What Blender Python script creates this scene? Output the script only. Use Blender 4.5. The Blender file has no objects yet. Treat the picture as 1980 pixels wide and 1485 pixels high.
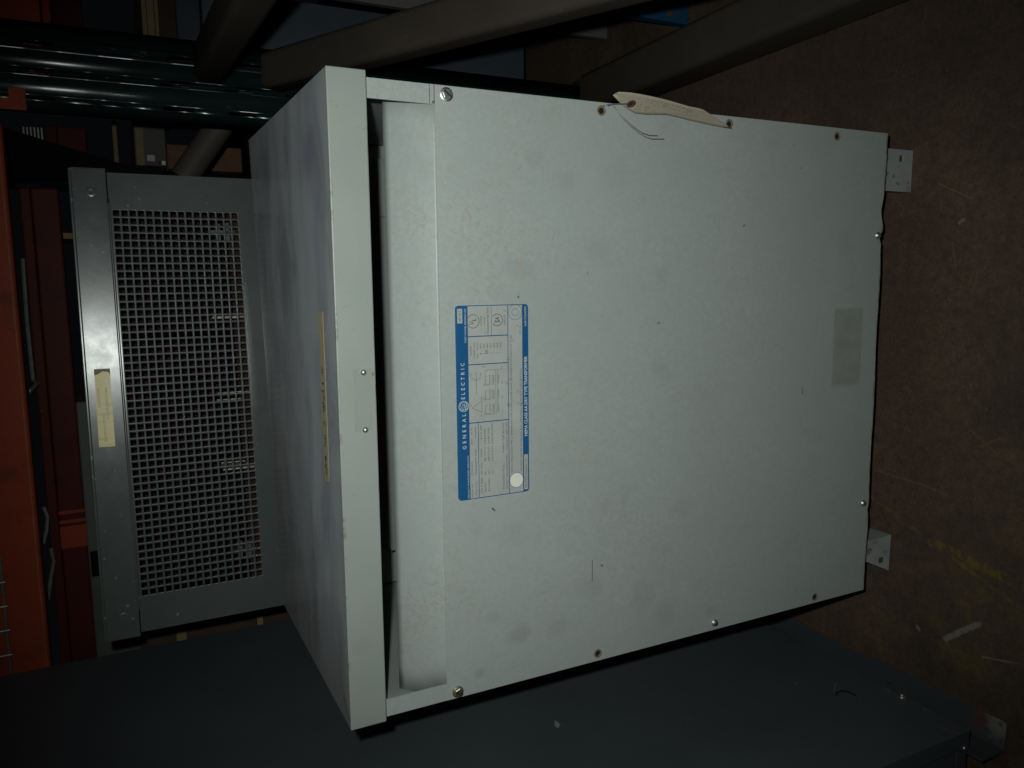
import bpy, bmesh, math, random
from mathutils import Vector, Matrix
random.seed(7)
SC = bpy.context.scene
COL = SC.collection

# ------------------------------------------------------------------ camera, light, exposure
CAM = Vector((0.15398, -0.88480, 1.22583))
RIGHT = Vector((-0.00917, -0.45401, -0.89095))
UP = Vector((0.99109, 0.11427, -0.06843))
BACK = Vector((0.13287, -0.88364, 0.44892))
FPX = 1531.29
cam = bpy.data.cameras.new('camera')
cam.sensor_width = 36.0
cam.lens = FPX / 1980 * 36
cam.clip_start = 0.02
cam.clip_end = 60
co = bpy.data.objects.new('camera', cam)
m = Matrix.Identity(4)
for i in range(3):
    m[i][0], m[i][1], m[i][2] = RIGHT[i], UP[i], BACK[i]
m.translation = CAM
co.matrix_world = m
COL.objects.link(co)
SC.camera = co

w = bpy.data.worlds.new("World")
SC.world = w
w.use_nodes = True
w.node_tree.nodes['Background'].inputs[0].default_value = (0.75, 0.85, 1.0, 1)
w.node_tree.nodes['Background'].inputs[1].default_value = 0.0022

# the camera's own flash: a hand's width beside and above the lens
fl = bpy.data.lights.new('camera_flash', 'SPOT')
fl.energy = 28.5
fl.color = (0.935, 1.0, 0.945)
fl.shadow_soft_size = 0.011
fl.spot_size = math.radians(92)
fl.spot_blend = 1.0
fo = bpy.data.objects.new('camera_flash', fl)
fm = m.copy()
fm.translation = CAM + UP * 0.053 - RIGHT * 0.046
fo.matrix_world = fm @ Matrix.Rotation(math.radians(-3.2), 4, 'Y')
COL.objects.link(fo)

SC.view_settings.view_transform = 'Standard'
SC.view_settings.look = 'None'
SC.view_settings.exposure = 0
SC.view_settings.gamma = 1

# ------------------------------------------------------------------ helpers
def bp(px, py, ax, v):
    """point seen at a pixel of the photograph on the plane axis = v"""
    d = RIGHT * ((px - 990) / FPX) - UP * ((py - 742.5) / FPX) - BACK
    i = 'xyz'.index(ax)
    return CAM + d * ((v - CAM[i]) / d[i])

def link(name, bm, mat, parent=None, smooth=False):
    me = bpy.data.meshes.new(name)
    bmesh.ops.recalc_face_normals(bm, faces=bm.faces)
    bm.to_mesh(me); bm.free()
    for mm in (mat if isinstance(mat, (list, tuple)) else [mat]):
        me.materials.append(mm)
    if smooth:
        for p in me.polygons: p.use_smooth = True
        try: me.set_sharp_from_angle(angle=math.radians(35))
        except Exception: pass
    o = bpy.data.objects.new(name, me)
    COL.objects.link(o)
    if parent: o.parent = parent
    return o

def thicken(o, t):
    md = o.modifiers.new('thickness', 'SOLIDIFY'); md.thickness = t; md.offset = 0
    return o

def tag(o, label, cat=None, group=None, kind=None):
    if label: o['label'] = label
    if cat: o['category'] = cat
    if group: o['group'] = group
    if kind: o['kind'] = kind
    return o

def thing(name, label, cat, loc=(0, 0, 0), rz=0, group=None):
    o = bpy.data.objects.new(name, None)
    o.empty_display_size = 0.05
    COL.objects.link(o)
    o.location = loc; o.rotation_euler = (0, 0, rz)
    return tag(o, label, cat, group)

def dup(o, parent, loc=None):
    c = o.copy(); COL.objects.link(c); c.parent = parent
    if loc is not None: c.location = loc
    for ch in list(o.children):
        d = ch.copy(); COL.objects.link(d); d.parent = c
    return c

def box(bm, x0, x1, y0, y1, z0, z1, bev=0.0, seg=2):
    r = bmesh.ops.create_cube(bm, size=1)
    vs = r['verts']
    for v in vs:
        v.co = Vector((x0 + (v.co.x + .5) * (x1 - x0), y0 + (v.co.y + .5) * (y1 - y0), z0 + (v.co.z + .5) * (z1 - z0)))
    if bev > 0:
        es = list({e for v in vs for e in v.link_edges})
        bmesh.ops.bevel(bm, geom=es, offset=bev, segments=seg, profile=0.5, affect='EDGES')

def hexa(bm, pts):
    """eight corners: four below (ccw), four above"""
    v = [bm.verts.new(p) for p in pts]
    for f in ((3, 2, 1, 0), (4, 5, 6, 7), (0, 1, 5, 4), (1, 2, 6, 5), (2, 3, 7, 6), (3, 0, 4, 7)):
        bm.faces.new([v[i] for i in f])

def tube(bm, pts, r, seg=8, caps=True, rs=None):
    pts = [Vector(p) for p in pts]
    rings = []
    prev = None
    for i, p in enumerate(pts):
        t = (pts[min(i + 1, len(pts) - 1)] - pts[max(i - 1, 0)]).normalized()
        a = prev if prev else (Vector((0, 0, 1)) if abs(t.z) < .9 else Vector((1, 0, 0)))
        n = (a - t * a.dot(t)).normalized(); prev = n
        b = t.cross(n)
        rr = rs[i] if rs else r
        rings.append([bm.verts.new(p + (n * math.cos(k * 2 * math.pi / seg) + b * math.sin(k * 2 * math.pi / seg)) * rr) for k in range(seg)])
    for i in range(len(rings) - 1):
        for k in range(seg):
            bm.faces.new((rings[i][k], rings[i][(k + 1) % seg], rings[i + 1][(k + 1) % seg], rings[i + 1][k]))
    if caps:
        bm.faces.new(list(reversed(rings[0]))); bm.faces.new(rings[-1])

def lathe_y(bm, prof, cx, cz, seg=20, hexr=None):
    """prof: (radius, y) pairs; axis along y"""
    rings = []
    for r, y in prof:
        if r < 1e-6:
            rings.append([bm.verts.new((cx, y, cz))])
        else:
            rings.append([bm.verts.new((cx + r * math.cos(2 * math.pi * k / seg), y, cz + r * math.sin(2 * math.pi * k / seg))) for k in range(seg)])
    for a, b in zip(rings, rings[1:]):
        for k in range(seg):
            k2 = (k + 1) % seg
            if len(a) == 1: bm.faces.new((a[0], b[k2], b[k]))
            elif len(b) == 1: bm.faces.new((a[k], a[k2], b[0]))
            else: bm.faces.new((a[k], a[k2], b[k2], b[k]))

def prism(bm, poly, y0, y1):
    """polygon in x, z extruded along y"""
    a = [bm.verts.new((x, y0, z)) for x, z in poly]
    b = [bm.verts.new((x, y1, z)) for x, z in poly]
    n = len(poly)
    bm.faces.new(a); bm.faces.new(list(reversed(b)))
    for i in range(n):
        bm.faces.new((a[i], b[i], b[(i + 1) % n], a[(i + 1) % n]))

def rrect(x0, x1, z0, z1, r, n=5):
    out = []
    for cx, cz, a0 in ((x1 - r, z1 - r, 0), (x0 + r, z1 - r, 90), (x0 + r, z0 + r, 180), (x1 - r, z0 + r, 270)):
        for k in range(n + 1):
            a = math.radians(a0 + 90 * k / n)
            out.append((cx + r * math.cos(a), cz + r * math.sin(a)))
    return out

# ------------------------------------------------------------------ node helpers
class G:
    def __init__(s, name):
        s.m = bpy.data.materials.new(name); s.m.use_nodes = True
        s.nt = s.m.node_tree; s.N = s.nt.nodes; s.L = s.nt.links
        s.b = s.N['Principled BSDF']
        s.tc = s.N.new('ShaderNodeTexCoord')
        s.obj = s.tc.outputs['Object']
    def put(s, sock, v):
        if hasattr(v, 'links'): s.L.new(v, sock)
        else: sock.default_value = v
    def math(s, op, a, b=0.0, c=None, clamp=False):
        n = s.N.new('ShaderNodeMath'); n.operation = op; n.use_clamp = clamp
        s.put(n.inputs[0], a); s.put(n.inputs[1], b)
        if c is not None: s.put(n.inputs[2], c)
        return n.outputs[0]
    def map(s, v, a, b, c=0.0, d=1.0, smooth=False):
        n = s.N.new('ShaderNodeMapRange')
        if smooth: n.interpolation_type = 'SMOOTHSTEP'
        s.put(n.inputs['Value'], v)
        n.inputs['From Min'].default_value = a; n.inputs['From Max'].default_value = b
        n.inputs['To Min'].default_value = c; n.inputs['To Max'].default_value = d
        return n.outputs[0]
    def vec(s, sc=(1, 1, 1), loc=(0, 0, 0), rot=(0, 0, 0)):
        n = s.N.new('ShaderNodeMapping')
        s.L.new(s.obj, n.inputs[0])
        n.inputs['Scale'].default_value = sc; n.inputs['Location'].default_value = loc; n.inputs['Rotation'].default_value = rot
        return n.outputs[0]
    def noise(s, scale, detail=4, rough=.55, vec=None, dist=0.0):
        n = s.N.new('ShaderNodeTexNoise')
        s.L.new(vec if vec else s.obj, n.inputs['Vector'])
        n.inputs['Scale'].default_value = scale; n.inputs['Detail'].default_value = detail
        n.inputs['Roughness'].default_value = rough; n.inputs['Distortion'].default_value = dist
        return n.outputs[0]
    def voro(s, scale, vec=None):
        n = s.N.new('ShaderNodeTexVoronoi'); s.L.new(vec if vec else s.obj, n.inputs['Vector'])
        n.inputs['Scale'].default_value = scale
        return n.outputs['Distance']
    def mix(s, f, a, b):
        n = s.N.new('ShaderNodeMix'); n.data_type = 'RGBA'
        s.put(n.inputs[0], f)
        for sock, v in ((n.inputs[6], a), (n.inputs[7], b)):
            s.put(sock, v if hasattr(v, 'links') else (*v, 1))
        return n.outputs[2]
    def sep(s):
        n = s.N.new('ShaderNodeSeparateXYZ'); s.L.new(s.obj, n.inputs[0]); return n.outputs
    def ell(s, a, b, ca, cb, ra, rb, soft=.35, wob=None):
        """mask 1 inside an ellipse on the coordinates a, b"""
        u = s.math('DIVIDE', s.math('SUBTRACT', a, ca), ra)
        v = s.math('DIVIDE', s.math('SUBTRACT', b, cb), rb)
        d = s.math('SQRT', s.math('ADD', s.math('MULTIPLY', u, u), s.math('MULTIPLY', v, v)))
        if wob is not None: d = s.math('ADD', d, wob)
        return s.map(d, 1.0 - soft, 1.0 + soft, 1, 0, True)
    def seg(s, a, b, p, q, wd, soft, wob=None):
        """mask along the segment p-q on the coordinates a, b"""
        dx, dy = q[0] - p[0], q[1] - p[1]; l2 = dx * dx + dy * dy
        ax = s.math('SUBTRACT', a, p[0]); ay = s.math('SUBTRACT', b, p[1])
        t = s.math('DIVIDE', s.math('ADD', s.math('MULTIPLY', ax, dx), s.math('MULTIPLY', ay, dy)), l2, clamp=True)
        ex = s.math('SUBTRACT', ax, s.math('MULTIPLY', t, dx)); ey = s.math('SUBTRACT', ay, s.math('MULTIPLY', t, dy))
        d = s.math('SQRT', s.math('ADD', s.math('MULTIPLY', ex, ex), s.math('MULTIPLY', ey, ey)))
        if wob is not None: d = s.math('ADD', d, wob)
        return s.map(d, wd - soft, wd + soft, 1, 0, True)
    def over(s, a, b):
        return s.math('MAXIMUM', a, b)
    def bump(s, h, strength, dist=.001):
        n = s.N.new('ShaderNodeBump'); n.inputs['Strength'].default_value = strength; n.inputs['Distance'].default_value = dist
        s.L.new(h, n.inputs['Height']); s.L.new(n.outputs[0], s.b.inputs['Normal'])
    def out(s, color=None, rough=None, metal=None, spec=None):
        if color is not None: s.put(s.b.inputs['Base Color'], color if hasattr(color, 'links') else (*color, 1))
        if rough is not None: s.put(s.b.inputs['Roughness'], rough)
        if metal is not None: s.put(s.b.inputs['Metallic'], metal)
        if spec is not None: s.put(s.b.inputs['Specular IOR Level'], spec)
        return s.m

def paint(name, base, var=.12, rough=.4, scale=9, speck=0.0, speckcol=(.1, .06, .03), spec=.5, bump=.05):
    g = G(name)
    n = g.noise(scale, 5, .6)
    d = tuple(c * (1 - var) for c in base); l = tuple(min(1, c * (1 + var)) for c in base)
    col = g.mix(g.map(n, .3, .7), d, l)
    if speck > 0:
        s1 = g.noise(85, 2, .5); s2 = g.noise(11, 2, .5)
        msk = g.math('MULTIPLY', g.map(s1, .70 - speck * .1, .76 - speck * .1), g.map(s2, .45, .6))
        col = g.mix(g.math('MULTIPLY', msk, .7), col, speckcol)
    r = g.map(g.noise(scale * 3, 3), .3, .7, rough - .06, rough + .08)
    if bump: g.bump(g.noise(420, 2), bump, .0004)
    return g.out(col, r, 0, spec)

# ------------------------------------------------------------------ materials
def make_case_paint():
    """light grey enamel with thread-like brown stains, thumb-sized smudges and a glue ghost"""
    g = G('light_grey_enamel')
    x, y, z = g.sep()
    n = g.noise(6, 5, .6)
    col = g.mix(g.map(n, .3, .7), (.405, .452, .44), (.455, .50, .482))
    col = g.mix(g.map(g.noise(55, 3, .6), .35, .7, 0, .5), col, (.40, .43, .425))
    col = g.mix(g.map(g.noise(150, 3, .7), .38, .62, 0, .55), col, (.385, .42, .405))
    # thread stains
    th = g.noise(58, 5, .66, dist=.5)
    ridge = g.map(g.math('ABSOLUTE', g.math('SUBTRACT', th, .5)), 0, .03, 1, 0)
    patch = g.map(g.noise(7, 3), .42, .62)
    high = g.map(z, .45, .88, .15, 1)
    f = g.math('MULTIPLY', g.math('MULTIPLY', ridge, patch), g.math('MULTIPLY', high, .5))
    col = g.mix(f, col, (.33, .27, .21))
    # grime blotches
    gr = g.math('MULTIPLY', g.map(g.noise(16, 4, .6), .58, .75), .30)
    col = g.mix(gr, col, (.30, .32, .30))
    wob = g.map(g.noise(70, 4, .65), 0, 1, -.75, .75)
    sm = None
    for (cx, cz, ra, rb, st) in ((-.314, .768, .012, .016, .55), (.165, .765, .012, .017, .28), (-.282, .806, .008, .010, .3),
                                 (-.355, .828, .006, .007, .5), (-.27, .66, .014, .018, .28), (-.175, .78, .016, .02, .22),
                                 (.30, .742, .010, .012, .3), (.275, .70, .012, .016, .22), (-.315, .71, .014, .016, .3),
                                 (-.30, .57, .02, .02, .28), (-.335, .53, .02, .018, .3), (-.18, .50, .014, .016, .2), (.19, .65, .012, .016, .22),
                                 (-.02, .46, .02, .03, .12), (.20, .19, .02, .015, .2), (-.15, .24, .02, .02, .16), (-.35, .44, .008, .012, .4),
                                 (-.277, .985, .011, .011, .4), (.29, .62, .02, .02, .18)):
        e = g.math('MULTIPLY', g.ell(x, z, cx, cz, ra, rb, .55, wob), st * .62)
        sm = e if sm is None else g.over(sm, e)
    col = g.mix(sm, col, (.245, .255, .225))
    # tape ghost low on the panel
    ghost = g.math('MULTIPLY', g.math('MULTIPLY', g.map(x, -.027, -.019), g.map(x, .098, .103, 1, 0)),
                   g.math('MULTIPLY', g.map(z, .138, .142), g.map(z, .203, .207, 1, 0)))
    col = g.mix(g.math('MULTIPLY', ghost, g.map(g.noise(30, 4), .3, .7, .25, .6)), col, (.25, .235, .18))
    # light scuff ring and small dark nicks
    sc = g.math('MULTIPLY', g.seg(x, z, (.17, .765), (.185, .758), .004, .004, g.map(g.noise(90, 3), 0, 1, -.004, .004)), .35)
    col = g.mix(sc, col, (.42, .39, .30))
    nick = g.seg(x, z, (-.262, .655), (-.232, .655), .0006, .0005)
    for p, q, r in (((-.137, .806), (-.140, .803), .0012), ((-.242, .64), (-.2425, .639), .0014), ((.13, .767), (.1302, .7668), .0014),
                    ((.225, .40), (.226, .398), .001), ((-.02, .27), (-.03, .268), .0008), ((.09, .55), (.0905, .548), .001)):
        nick = g.over(nick, g.seg(x, z, p, q, r, .0008))
    col = g.mix(g.math('MULTIPLY', nick, .8), col, (.10, .06, .04))
    # fine specks
    spk = g.math('MULTIPLY', g.map(g.noise(130, 1), .75, .80), g.map(g.noise(9, 2), .45, .6))
    col = g.mix(g.math('MULTIPLY', spk, .45), col, (.16, .11, .07))
    # rust along the lower lip
    edge = g.math('MULTIPLY', g.map(z, .1035, .108, 1, 0), g.map(g.noise(38, 3), .42, .58))
    edge = g.math('MULTIPLY', edge, g.map(z, .09, .0905))
    col = g.mix(g.math('MULTIPLY', edge, .85), col, (.10, .05, .03))
    g.bump(g.noise(300, 2), .06, .0004)
    return g.out(col, g.map(g.noise(14, 4), .3, .7, .36, .5), 0, .45)
CASE = make_case_paint()

def make_fascia():
    g = G('hood_edge_enamel')
    x, y, z = g.sep()
    col = g.mix(g.map(g.noise(8, 5, .6), .3, .7), (.30, .335, .312), (.345, .375, .348))
    spk = g.math('MULTIPLY', g.map(g.noise(190, 2), .66, .72), g.map(g.noise(13, 2), .5, .6))
    col = g.mix(g.math('MULTIPLY', spk, .4), col, (.24, .17, .10))
    sm = g.math('MULTIPLY', g.ell(x, z, -.277, .985, .012, .012, .3, g.map(g.noise(60, 3), 0, 1, -.2, .2)), .5)
    sm = g.over(sm, g.math('MULTIPLY', g.ell(x, z, .19, .969, .05, .004, .6), .2))
    col = g.mix(sm, col, (.30, .32, .29))
    e1 = g.math('MULTIPLY', g.map(z, .9972, .9992), g.map(g.noise(60, 4), .56, .66))
    e2 = g.math('MULTIPLY', g.map(z, .9572, .9585, 1, 0), g.map(g.noise(26, 4), .50, .6))
    e3 = g.math('MULTIPLY', g.map(x, -.3785, -.380), g.map(g.noise(60, 4), .48, .6))
    col = g.mix(g.math('MULTIPLY', g.over(g.over(e1, e2), e3), .55), col, (.17, .10, .06))
    stain = g.seg(x, z, (.048, .969), (.046, .960), .0018, .002, g.map(g.noise(200, 2), 0, 1, -.001, .001))
    col = g.mix(g.math('MULTIPLY', stain, .8), col, (.26, .13, .03))
    g.bump(g.noise(300, 2), .05, .0004)
    return g.out(col, .42, 0, .45)
FASCIA = make_fascia()

def make_hoodtop():
    """same enamel on top of the hood, worn glossy, with purple-blue dust swept in streaks"""
    g = G('worn_hood_top_enamel')
    x, y, z = g.sep()
    st = g.noise(3.2, 3, .5, g.vec((1, 3.2, 1), rot=(0, 0, .06)), .5)
    st2 = g.noise(7, 3, .55, g.vec((1, 4, 1), rot=(0, 0, -.05)), .3)
    col = g.mix(g.map(st, .32, .68), (.50, .53, .56), (.62, .65, .68))
    col = g.mix(g.map(st2, .55, .75, 0, .3), col, (.36, .35, .44))
    cl = g.noise(5, 5, .62, g.vec((1, 2.2, 1), loc=(2, 0, 0)), .6)
    col = g.mix(g.map(cl, .48, .64, 0, .65), col, (.30, .305, .36))
    col = g.mix(g.map(cl, .30, .42, .4, 0), col, (.70, .74, .77))
    # band of purple dust near the front lip
    band = g.math('MULTIPLY', g.map(g.math('ABSOLUTE', g.math('SUBTRACT', y, g.map(g.noise(4, 3), .3, .7, .03, .11))), 0, .045, 1, 0, True), g.map(x, -.3, .3, .45, .9))
    col = g.mix(g.math('MULTIPLY', band, .5), col, (.33, .35, .49))
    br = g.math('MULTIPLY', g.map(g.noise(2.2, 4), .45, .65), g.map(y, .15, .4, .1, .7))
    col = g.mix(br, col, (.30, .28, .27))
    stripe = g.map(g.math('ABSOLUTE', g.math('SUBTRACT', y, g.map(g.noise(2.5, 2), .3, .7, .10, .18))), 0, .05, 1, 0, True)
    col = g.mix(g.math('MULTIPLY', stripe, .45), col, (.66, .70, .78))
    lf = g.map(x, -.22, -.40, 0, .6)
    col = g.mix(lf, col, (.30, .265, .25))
    scr = g.noise(70, 2, .5, g.vec((1, .06, 1), rot=(0, 0, .5)))
    col = g.mix(g.map(scr, .68, .72, 0, .25), col, (.75, .76, .78))
    red = g.seg(x, y, (-.352, .018), (-.372, -.006), .0017, .0014, g.map(g.noise(150, 2), 0, 1, -.001, .001))
    col = g.mix(g.math('MULTIPLY', red, .9), col, (.30, .03, .08))
    g.bump(g.noise(14, 4, .6, g.vec((1, 4, 1))), .04, .002)
    r = g.map(st2, .3, .7, .19, .32)
    return g.out(col, r, 0, .6)
HOODTOP = make_hoodtop()
INNER = paint('inner_grey_enamel', (.34, .36, .35), .1, .5, 6)
RUST = paint('rusty_steel', (.13, .075, .035), .5, .8, 160)
RUSTRING = paint('brown_rust_stain', (.22, .165, .095), .4, .8, 220)
DARK = paint('dark_pit', (.012, .009, .007), .2, .9, 30)
ZINC = paint('zinc_plated_steel', (.66, .67, .66), .2, .42, 90); ZINC.node_tree.nodes['Principled BSDF'].inputs['Metallic'].default_value = 1
BRASS = paint('yellow_zinc_steel', (.60, .55, .38), .2, .42, 90); BRASS.node_tree.nodes['Principled BSDF'].inputs['Metallic'].default_value = 1

def make_floor():
    g = G('dirty_brown_floor_paint')
    x, y, z = g.sep()
    col = g.mix(g.map(g.noise(5, 6, .65), .3, .7), (.100, .066, .045), (.176, .117, .080))
    col = g.mix(g.map(g.noise(60, 4, .7), .35, .75), col, (.070, .047, .034))
    col = g.mix(g.map(g.noise(2.6, 4, .6, g.vec(loc=(5, 2, 0))), .48, .66, 0, .55), col, (.045, .032, .024))
    col = g.mix(g.map(g.noise(170, 3, .6), .62, .70, 0, .7), col, (.018, .014, .011))
    col = g.mix(g.math('MULTIPLY', g.map(g.noise(150, 2, .5, g.vec(loc=(3, 1, 0))), .66, .72), .55), col, (.12, .085, .05))
    col = g.mix(g.map(g.noise(210, 4, .75, g.vec(loc=(7, 3, 0))), .42, .62, 0, .55), col, (.062, .043, .031))
    col = g.mix(g.map(g.noise(110, 3, .7, g.vec(loc=(2, 8, 0))), .60, .70, 0, .5), col, (.17, .125, .09))
    # yellow paint remnants towards the front left
    area = g.map(g.math('ADD', g.math('MULTIPLY', x, -1.0), g.math('MULTIPLY', y, -1.2)), .18, .62, 0, 1, True)
    yl = g.math('MULTIPLY', g.map(g.noise(10, 5, .7), .49, .60), area)
    yl = g.math('MULTIPLY', yl, g.map(g.noise(90, 4, .7), .35, .6, .25, 1))
    col = g.mix(g.math('MULTIPLY', yl, .6), col, (.16, .118, .032))
    wob = g.map(g.noise(120, 3), 0, 1, -.004, .004)
    brk = g.map(g.noise(45, 4, .7), .45, .6)
    ys = g.math('MULTIPLY', g.seg(x, y, (-.225, .14), (-.353, -.181), .003, .003, wob), brk)
    ys = g.over(ys, g.math('MULTIPLY', g.seg(x, y, (-.30, -.05), (-.325, -.20), .007, .006, wob), brk))
    col = g.mix(g.math('MULTIPLY', ys, .7), col, (.17, .125, .02))
    for p, q in (((-.095, -.10), (-.125, -.145)), ((-.12, -.12), (-.10, -.15))):
        ys = g.over(ys, g.math('MULTIPLY', g.seg(x, y, p, q, .0015, .0015, g.map(g.noise(160, 2), 0, 1, -.0015, .0015)), .8))
    col = g.mix(g.math('MULTIPLY', ys, .55), col, (.19, .14, .035))
    wt = g.seg(x, y, (-.458, -.083), (-.410, -.137), .0046, .0016, wob)
    wt = g.math('MULTIPLY', wt, g.map(g.noise(160, 3), .3, .5, .6, 1))
    for p, q, r in (((-.462, -.147), (-.452, -.19), .0012), ((-.452, -.19), (-.440, -.225), .0008), ((-.458, -.03), (-.462, -.034), .003), ((-.199, .074), (-.204, -.02), .0008),
                    ((-.204, -.02), (-.212, -.07), .0007), ((.235, -.06), (.239, -.066), .003), ((.205, -.05), (.16, -.06), .0005), ((.30, -.02), (.27, -.08), .001)):
        wt = g.over(wt, g.math('MULTIPLY', g.seg(x, y, p, q, r, .0008, g.map(g.noise(200, 2), 0, 1, -.001, .001)), .8 if r > .001 else .45))
    col = g.mix(g.math('MULTIPLY', wt, .75), col, (.27, .24, .20))
    g.bump(g.noise(90, 5, .7), .35, .003)
    return g.out(col, g.map(g.noise(30, 3), .3, .7, .62, .85), 0, .3)
FLOOR = make_floor()

def make_slate():
    g = G('slate_blue_cabinet_enamel')
    x, y, z = g.sep()
    col = g.mix(g.map(g.noise(5, 5, .6), .3, .7), (.070, .084, .095), (.086, .102, .113))
    col = g.mix(g.map(g.noise(60, 3), .62, .72, 0, .35), col, (.10, .11, .115))
    rw = g.map(g.noise(45, 4), .40, .55)
    rr = g.math('MULTIPLY', g.map(z, .059, .064, 1, 0), rw)
    corner = g.math('MULTIPLY', g.math('MULTIPLY', g.map(z, .075, .06, 0, 1), g.map(y, -.13, -.17)), g.map(g.noise(60, 4), .42, .58))
    col = g.mix(g.math('MULTIPLY', g.over(rr, corner), .8), col, (.11, .045, .025))
    ch = None
    for p, q, r in (((-.10, .068), (-.102, .071), .0014), ((.06, .19), (.061, .192), .0016), ((.028, .128), (.012, .150), .0009), ((-.024, .068), (-.04, .072), .0012), ((-.14, .10), (-.17, .085), .0006)):
        e = g.seg(y, z, p, q, r, .0012, g.map(g.noise(160, 3), 0, 1, -.0015, .0015))
        ch = e if ch is None else g.over(ch, e)
    col = g.mix(g.math('MULTIPLY', ch, .7), col, (.28, .24, .21))
    g.bump(g.noise(200, 3), .06, .0005)
    return g.out(col, g.map(g.noise(8, 4), .3, .7, .40, .52), 0, .45)
SLATE = make_slate()

def make_ansi():
    g = G('dark_grey_enamel')
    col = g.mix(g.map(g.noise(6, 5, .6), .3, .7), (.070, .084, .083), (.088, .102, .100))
    col = g.mix(g.math('MULTIPLY', g.map(g.noise(100, 2), .70, .75), .6), col, (.35, .36, .34))
    r = g.map(g.noise(26, 4, .65), .3, .7, .22, .28)
    g.bump(g.noise(95, 3, .6), .05, .0005)
    return g.out(col, r, 0, .6)
ANSI = make_ansi()
MAROON = paint('maroon_coil_varnish', (.034, .015, .022), .45, .8, 24, spec=.12)
BROWNBOARD = paint('brown_insulating_board', (.042, .019, .012), .35, .85, 40, spec=.12)
LUGM = paint('pale_lead_insulation', (.42, .38, .27), .3, .6, 60)
def make_green():
    g = G('dark_green_gloss_enamel')
    col = g.mix(g.map(g.noise(9, 4), .3, .7), (.008, .021, .020), (.013, .031, .030))
    ch = g.math('MULTIPLY', g.map(g.noise(34, 4, .7, g.vec((1, 1, .35))), .66, .70), .6)
    col = g.mix(ch, col, (.10, .11, .105))
    g.bump(g.noise(22, 4, .6, g.vec((1, 1, .4))), .15, .002)
    return g.out(col, g.map(g.noise(20, 3), .3, .7, .18, .25), 0, .75)
GREEN = make_green()
BLACK = paint('black_steel', (.005, .005, .0055), .3, .9, 20, spec=.12)
def make_orange(name, a, b, grime):
    g = G(name)
    col = g.mix(g.map(g.noise(4, 5, .6), .3, .7), a, b)
    col = g.mix(g.map(g.noise(13, 5, .7), .52, .75, 0, grime), col, (.03, .015, .012))
    col = g.mix(g.math('MULTIPLY', g.map(g.noise(90, 2), .72, .76), .6), col, (.3, .2, .1))
    g.bump(g.noise(120, 3), .06, .0005)
    return g.out(col, .6, 0, .2)
ORANGE = make_orange('orange_rack_enamel', (.31, .050, .022), (.38, .065, .028), .5)
RED = make_orange('dull_red_rack_enamel', (.072, .013, .012), (.11, .019, .017), .7)
YELLOWEDGE = paint('chipped_yellow_edge', (.25, .15, .03), .3, .6, 30)
def make_brown():
    g = G('brown_tube_paint')
    col = g.mix(g.map(g.noise(7, 5, .6), .3, .7), (.080, .065, .052), (.108, .088, .070))
    col = g.mix(g.math('MULTIPLY', g.map(g.noise(75, 2), .70, .75), .5), col, (.17, .14, .11))
    g.bump(g.noise(150, 3), .08, .0005)
    return g.out(col, .62, 0, .3)
BROWN = make_brown()
BLUEGREY = paint('blue_grey_locker_enamel', (.075, .10, .125), .15, .5, 5)
DBLUE = paint('dark_blue_enamel', (.040, .060, .082), .15, .5, 5)
PALEGREY = paint('dusty_grey_enamel', (.145, .145, .14), .2, .6, 8)
BLUE = paint('bright_blue_enamel', (.018, .085, .175), .15, .45, 5)
CARD = paint('brown_cardboard', (.17, .085, .050), .2, .85, 12)
DULLCARD = paint('dull_brown_cardboard', (.060, .036, .022), .3, .85, 10)
TAN = paint('tan_fibreboard', (.27, .19, .095), .2, .8, 15)
GREYBOX = paint('grey_carton', (.115, .110, .098), .15, .8, 12)
DULLGREY = paint('dull_green_grey_enamel', (.10, .105, .092), .15, .6, 6)
WIRE = paint('galvanised_wire', (.30, .31, .29), .2, .45, 60)
WIRE.node_tree.nodes['Principled BSDF'].inputs['Metallic'].default_value = .6
def make_tape(name, a, b):
    g = G(name)
    col = g.mix(g.map(g.noise(22, 5, .65), .3, .7), a, b)
    col = g.mix(g.map(g.noise(140, 2, .5, g.vec((1, 1, .1))), .55, .7, 0, .3), col, (.30, .26, .15))
    g.bump(g.noise(160, 2), .15, .0005)
    return g.out(col, .42, 0, .5)
TAPE = make_tape('masking_tape', (.56, .48, .28), (.64, .565, .34))
TAPE2 = make_tape('yellowed_tape', (.84, .72, .29), (.93, .83, .44))
PAPER = paint('cream_manila_tag', (.43, .38, .29), .08, .85, 9, bump=0)
INK = paint('black_ink', (.02, .02, .022), .2, .6, 30)
FADED = paint('faded_print', (.55, .56, .50), .1, .7, 30)
GREYINK = paint('grey_print', (.085, .09, .088), .15, .55, 60)
EYELET = paint('dark_red_fibre_ring', (.11, .028, .028), .25, .7, 60)
def make_blue_print():
    g = G('blue_plate_print')
    col = g.mix(g.map(g.noise(14, 4), .3, .7), (.012, .095, .25), (.016, .112, .285))
    return g.out(col, .38, 0, .5)
PBLUE = make_blue_print()
PSILVER = paint('silver_plate', (.435, .455, .44), .07, .42, 30, .3, (.2, .2, .18))
PWHITE = paint('pale_print', (.60, .68, .66), .06, .45, 30)
SEAL = paint('cream_seal_sticker', (.86, .84, .76), .04, .6, 30)

# ------------------------------------------------------------------ the floor
bm = bmesh.new()
box(bm, -4, 4, -2.2, 4, -.12, 0)
tag(link('floor', bm, FLOOR), 'brown painted concrete floor with yellow remnants and scratches', kind='structure')

# ------------------------------------------------------------------ the transformer
T = thing('transformer', 'pale grey transformer case with overhanging hood and blue nameplate', 'transformer')
XL, XR, ZP, ZB, ZT, ZF = -.3805, .3754, .8728, .1042, 1.0006, .9566
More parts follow.
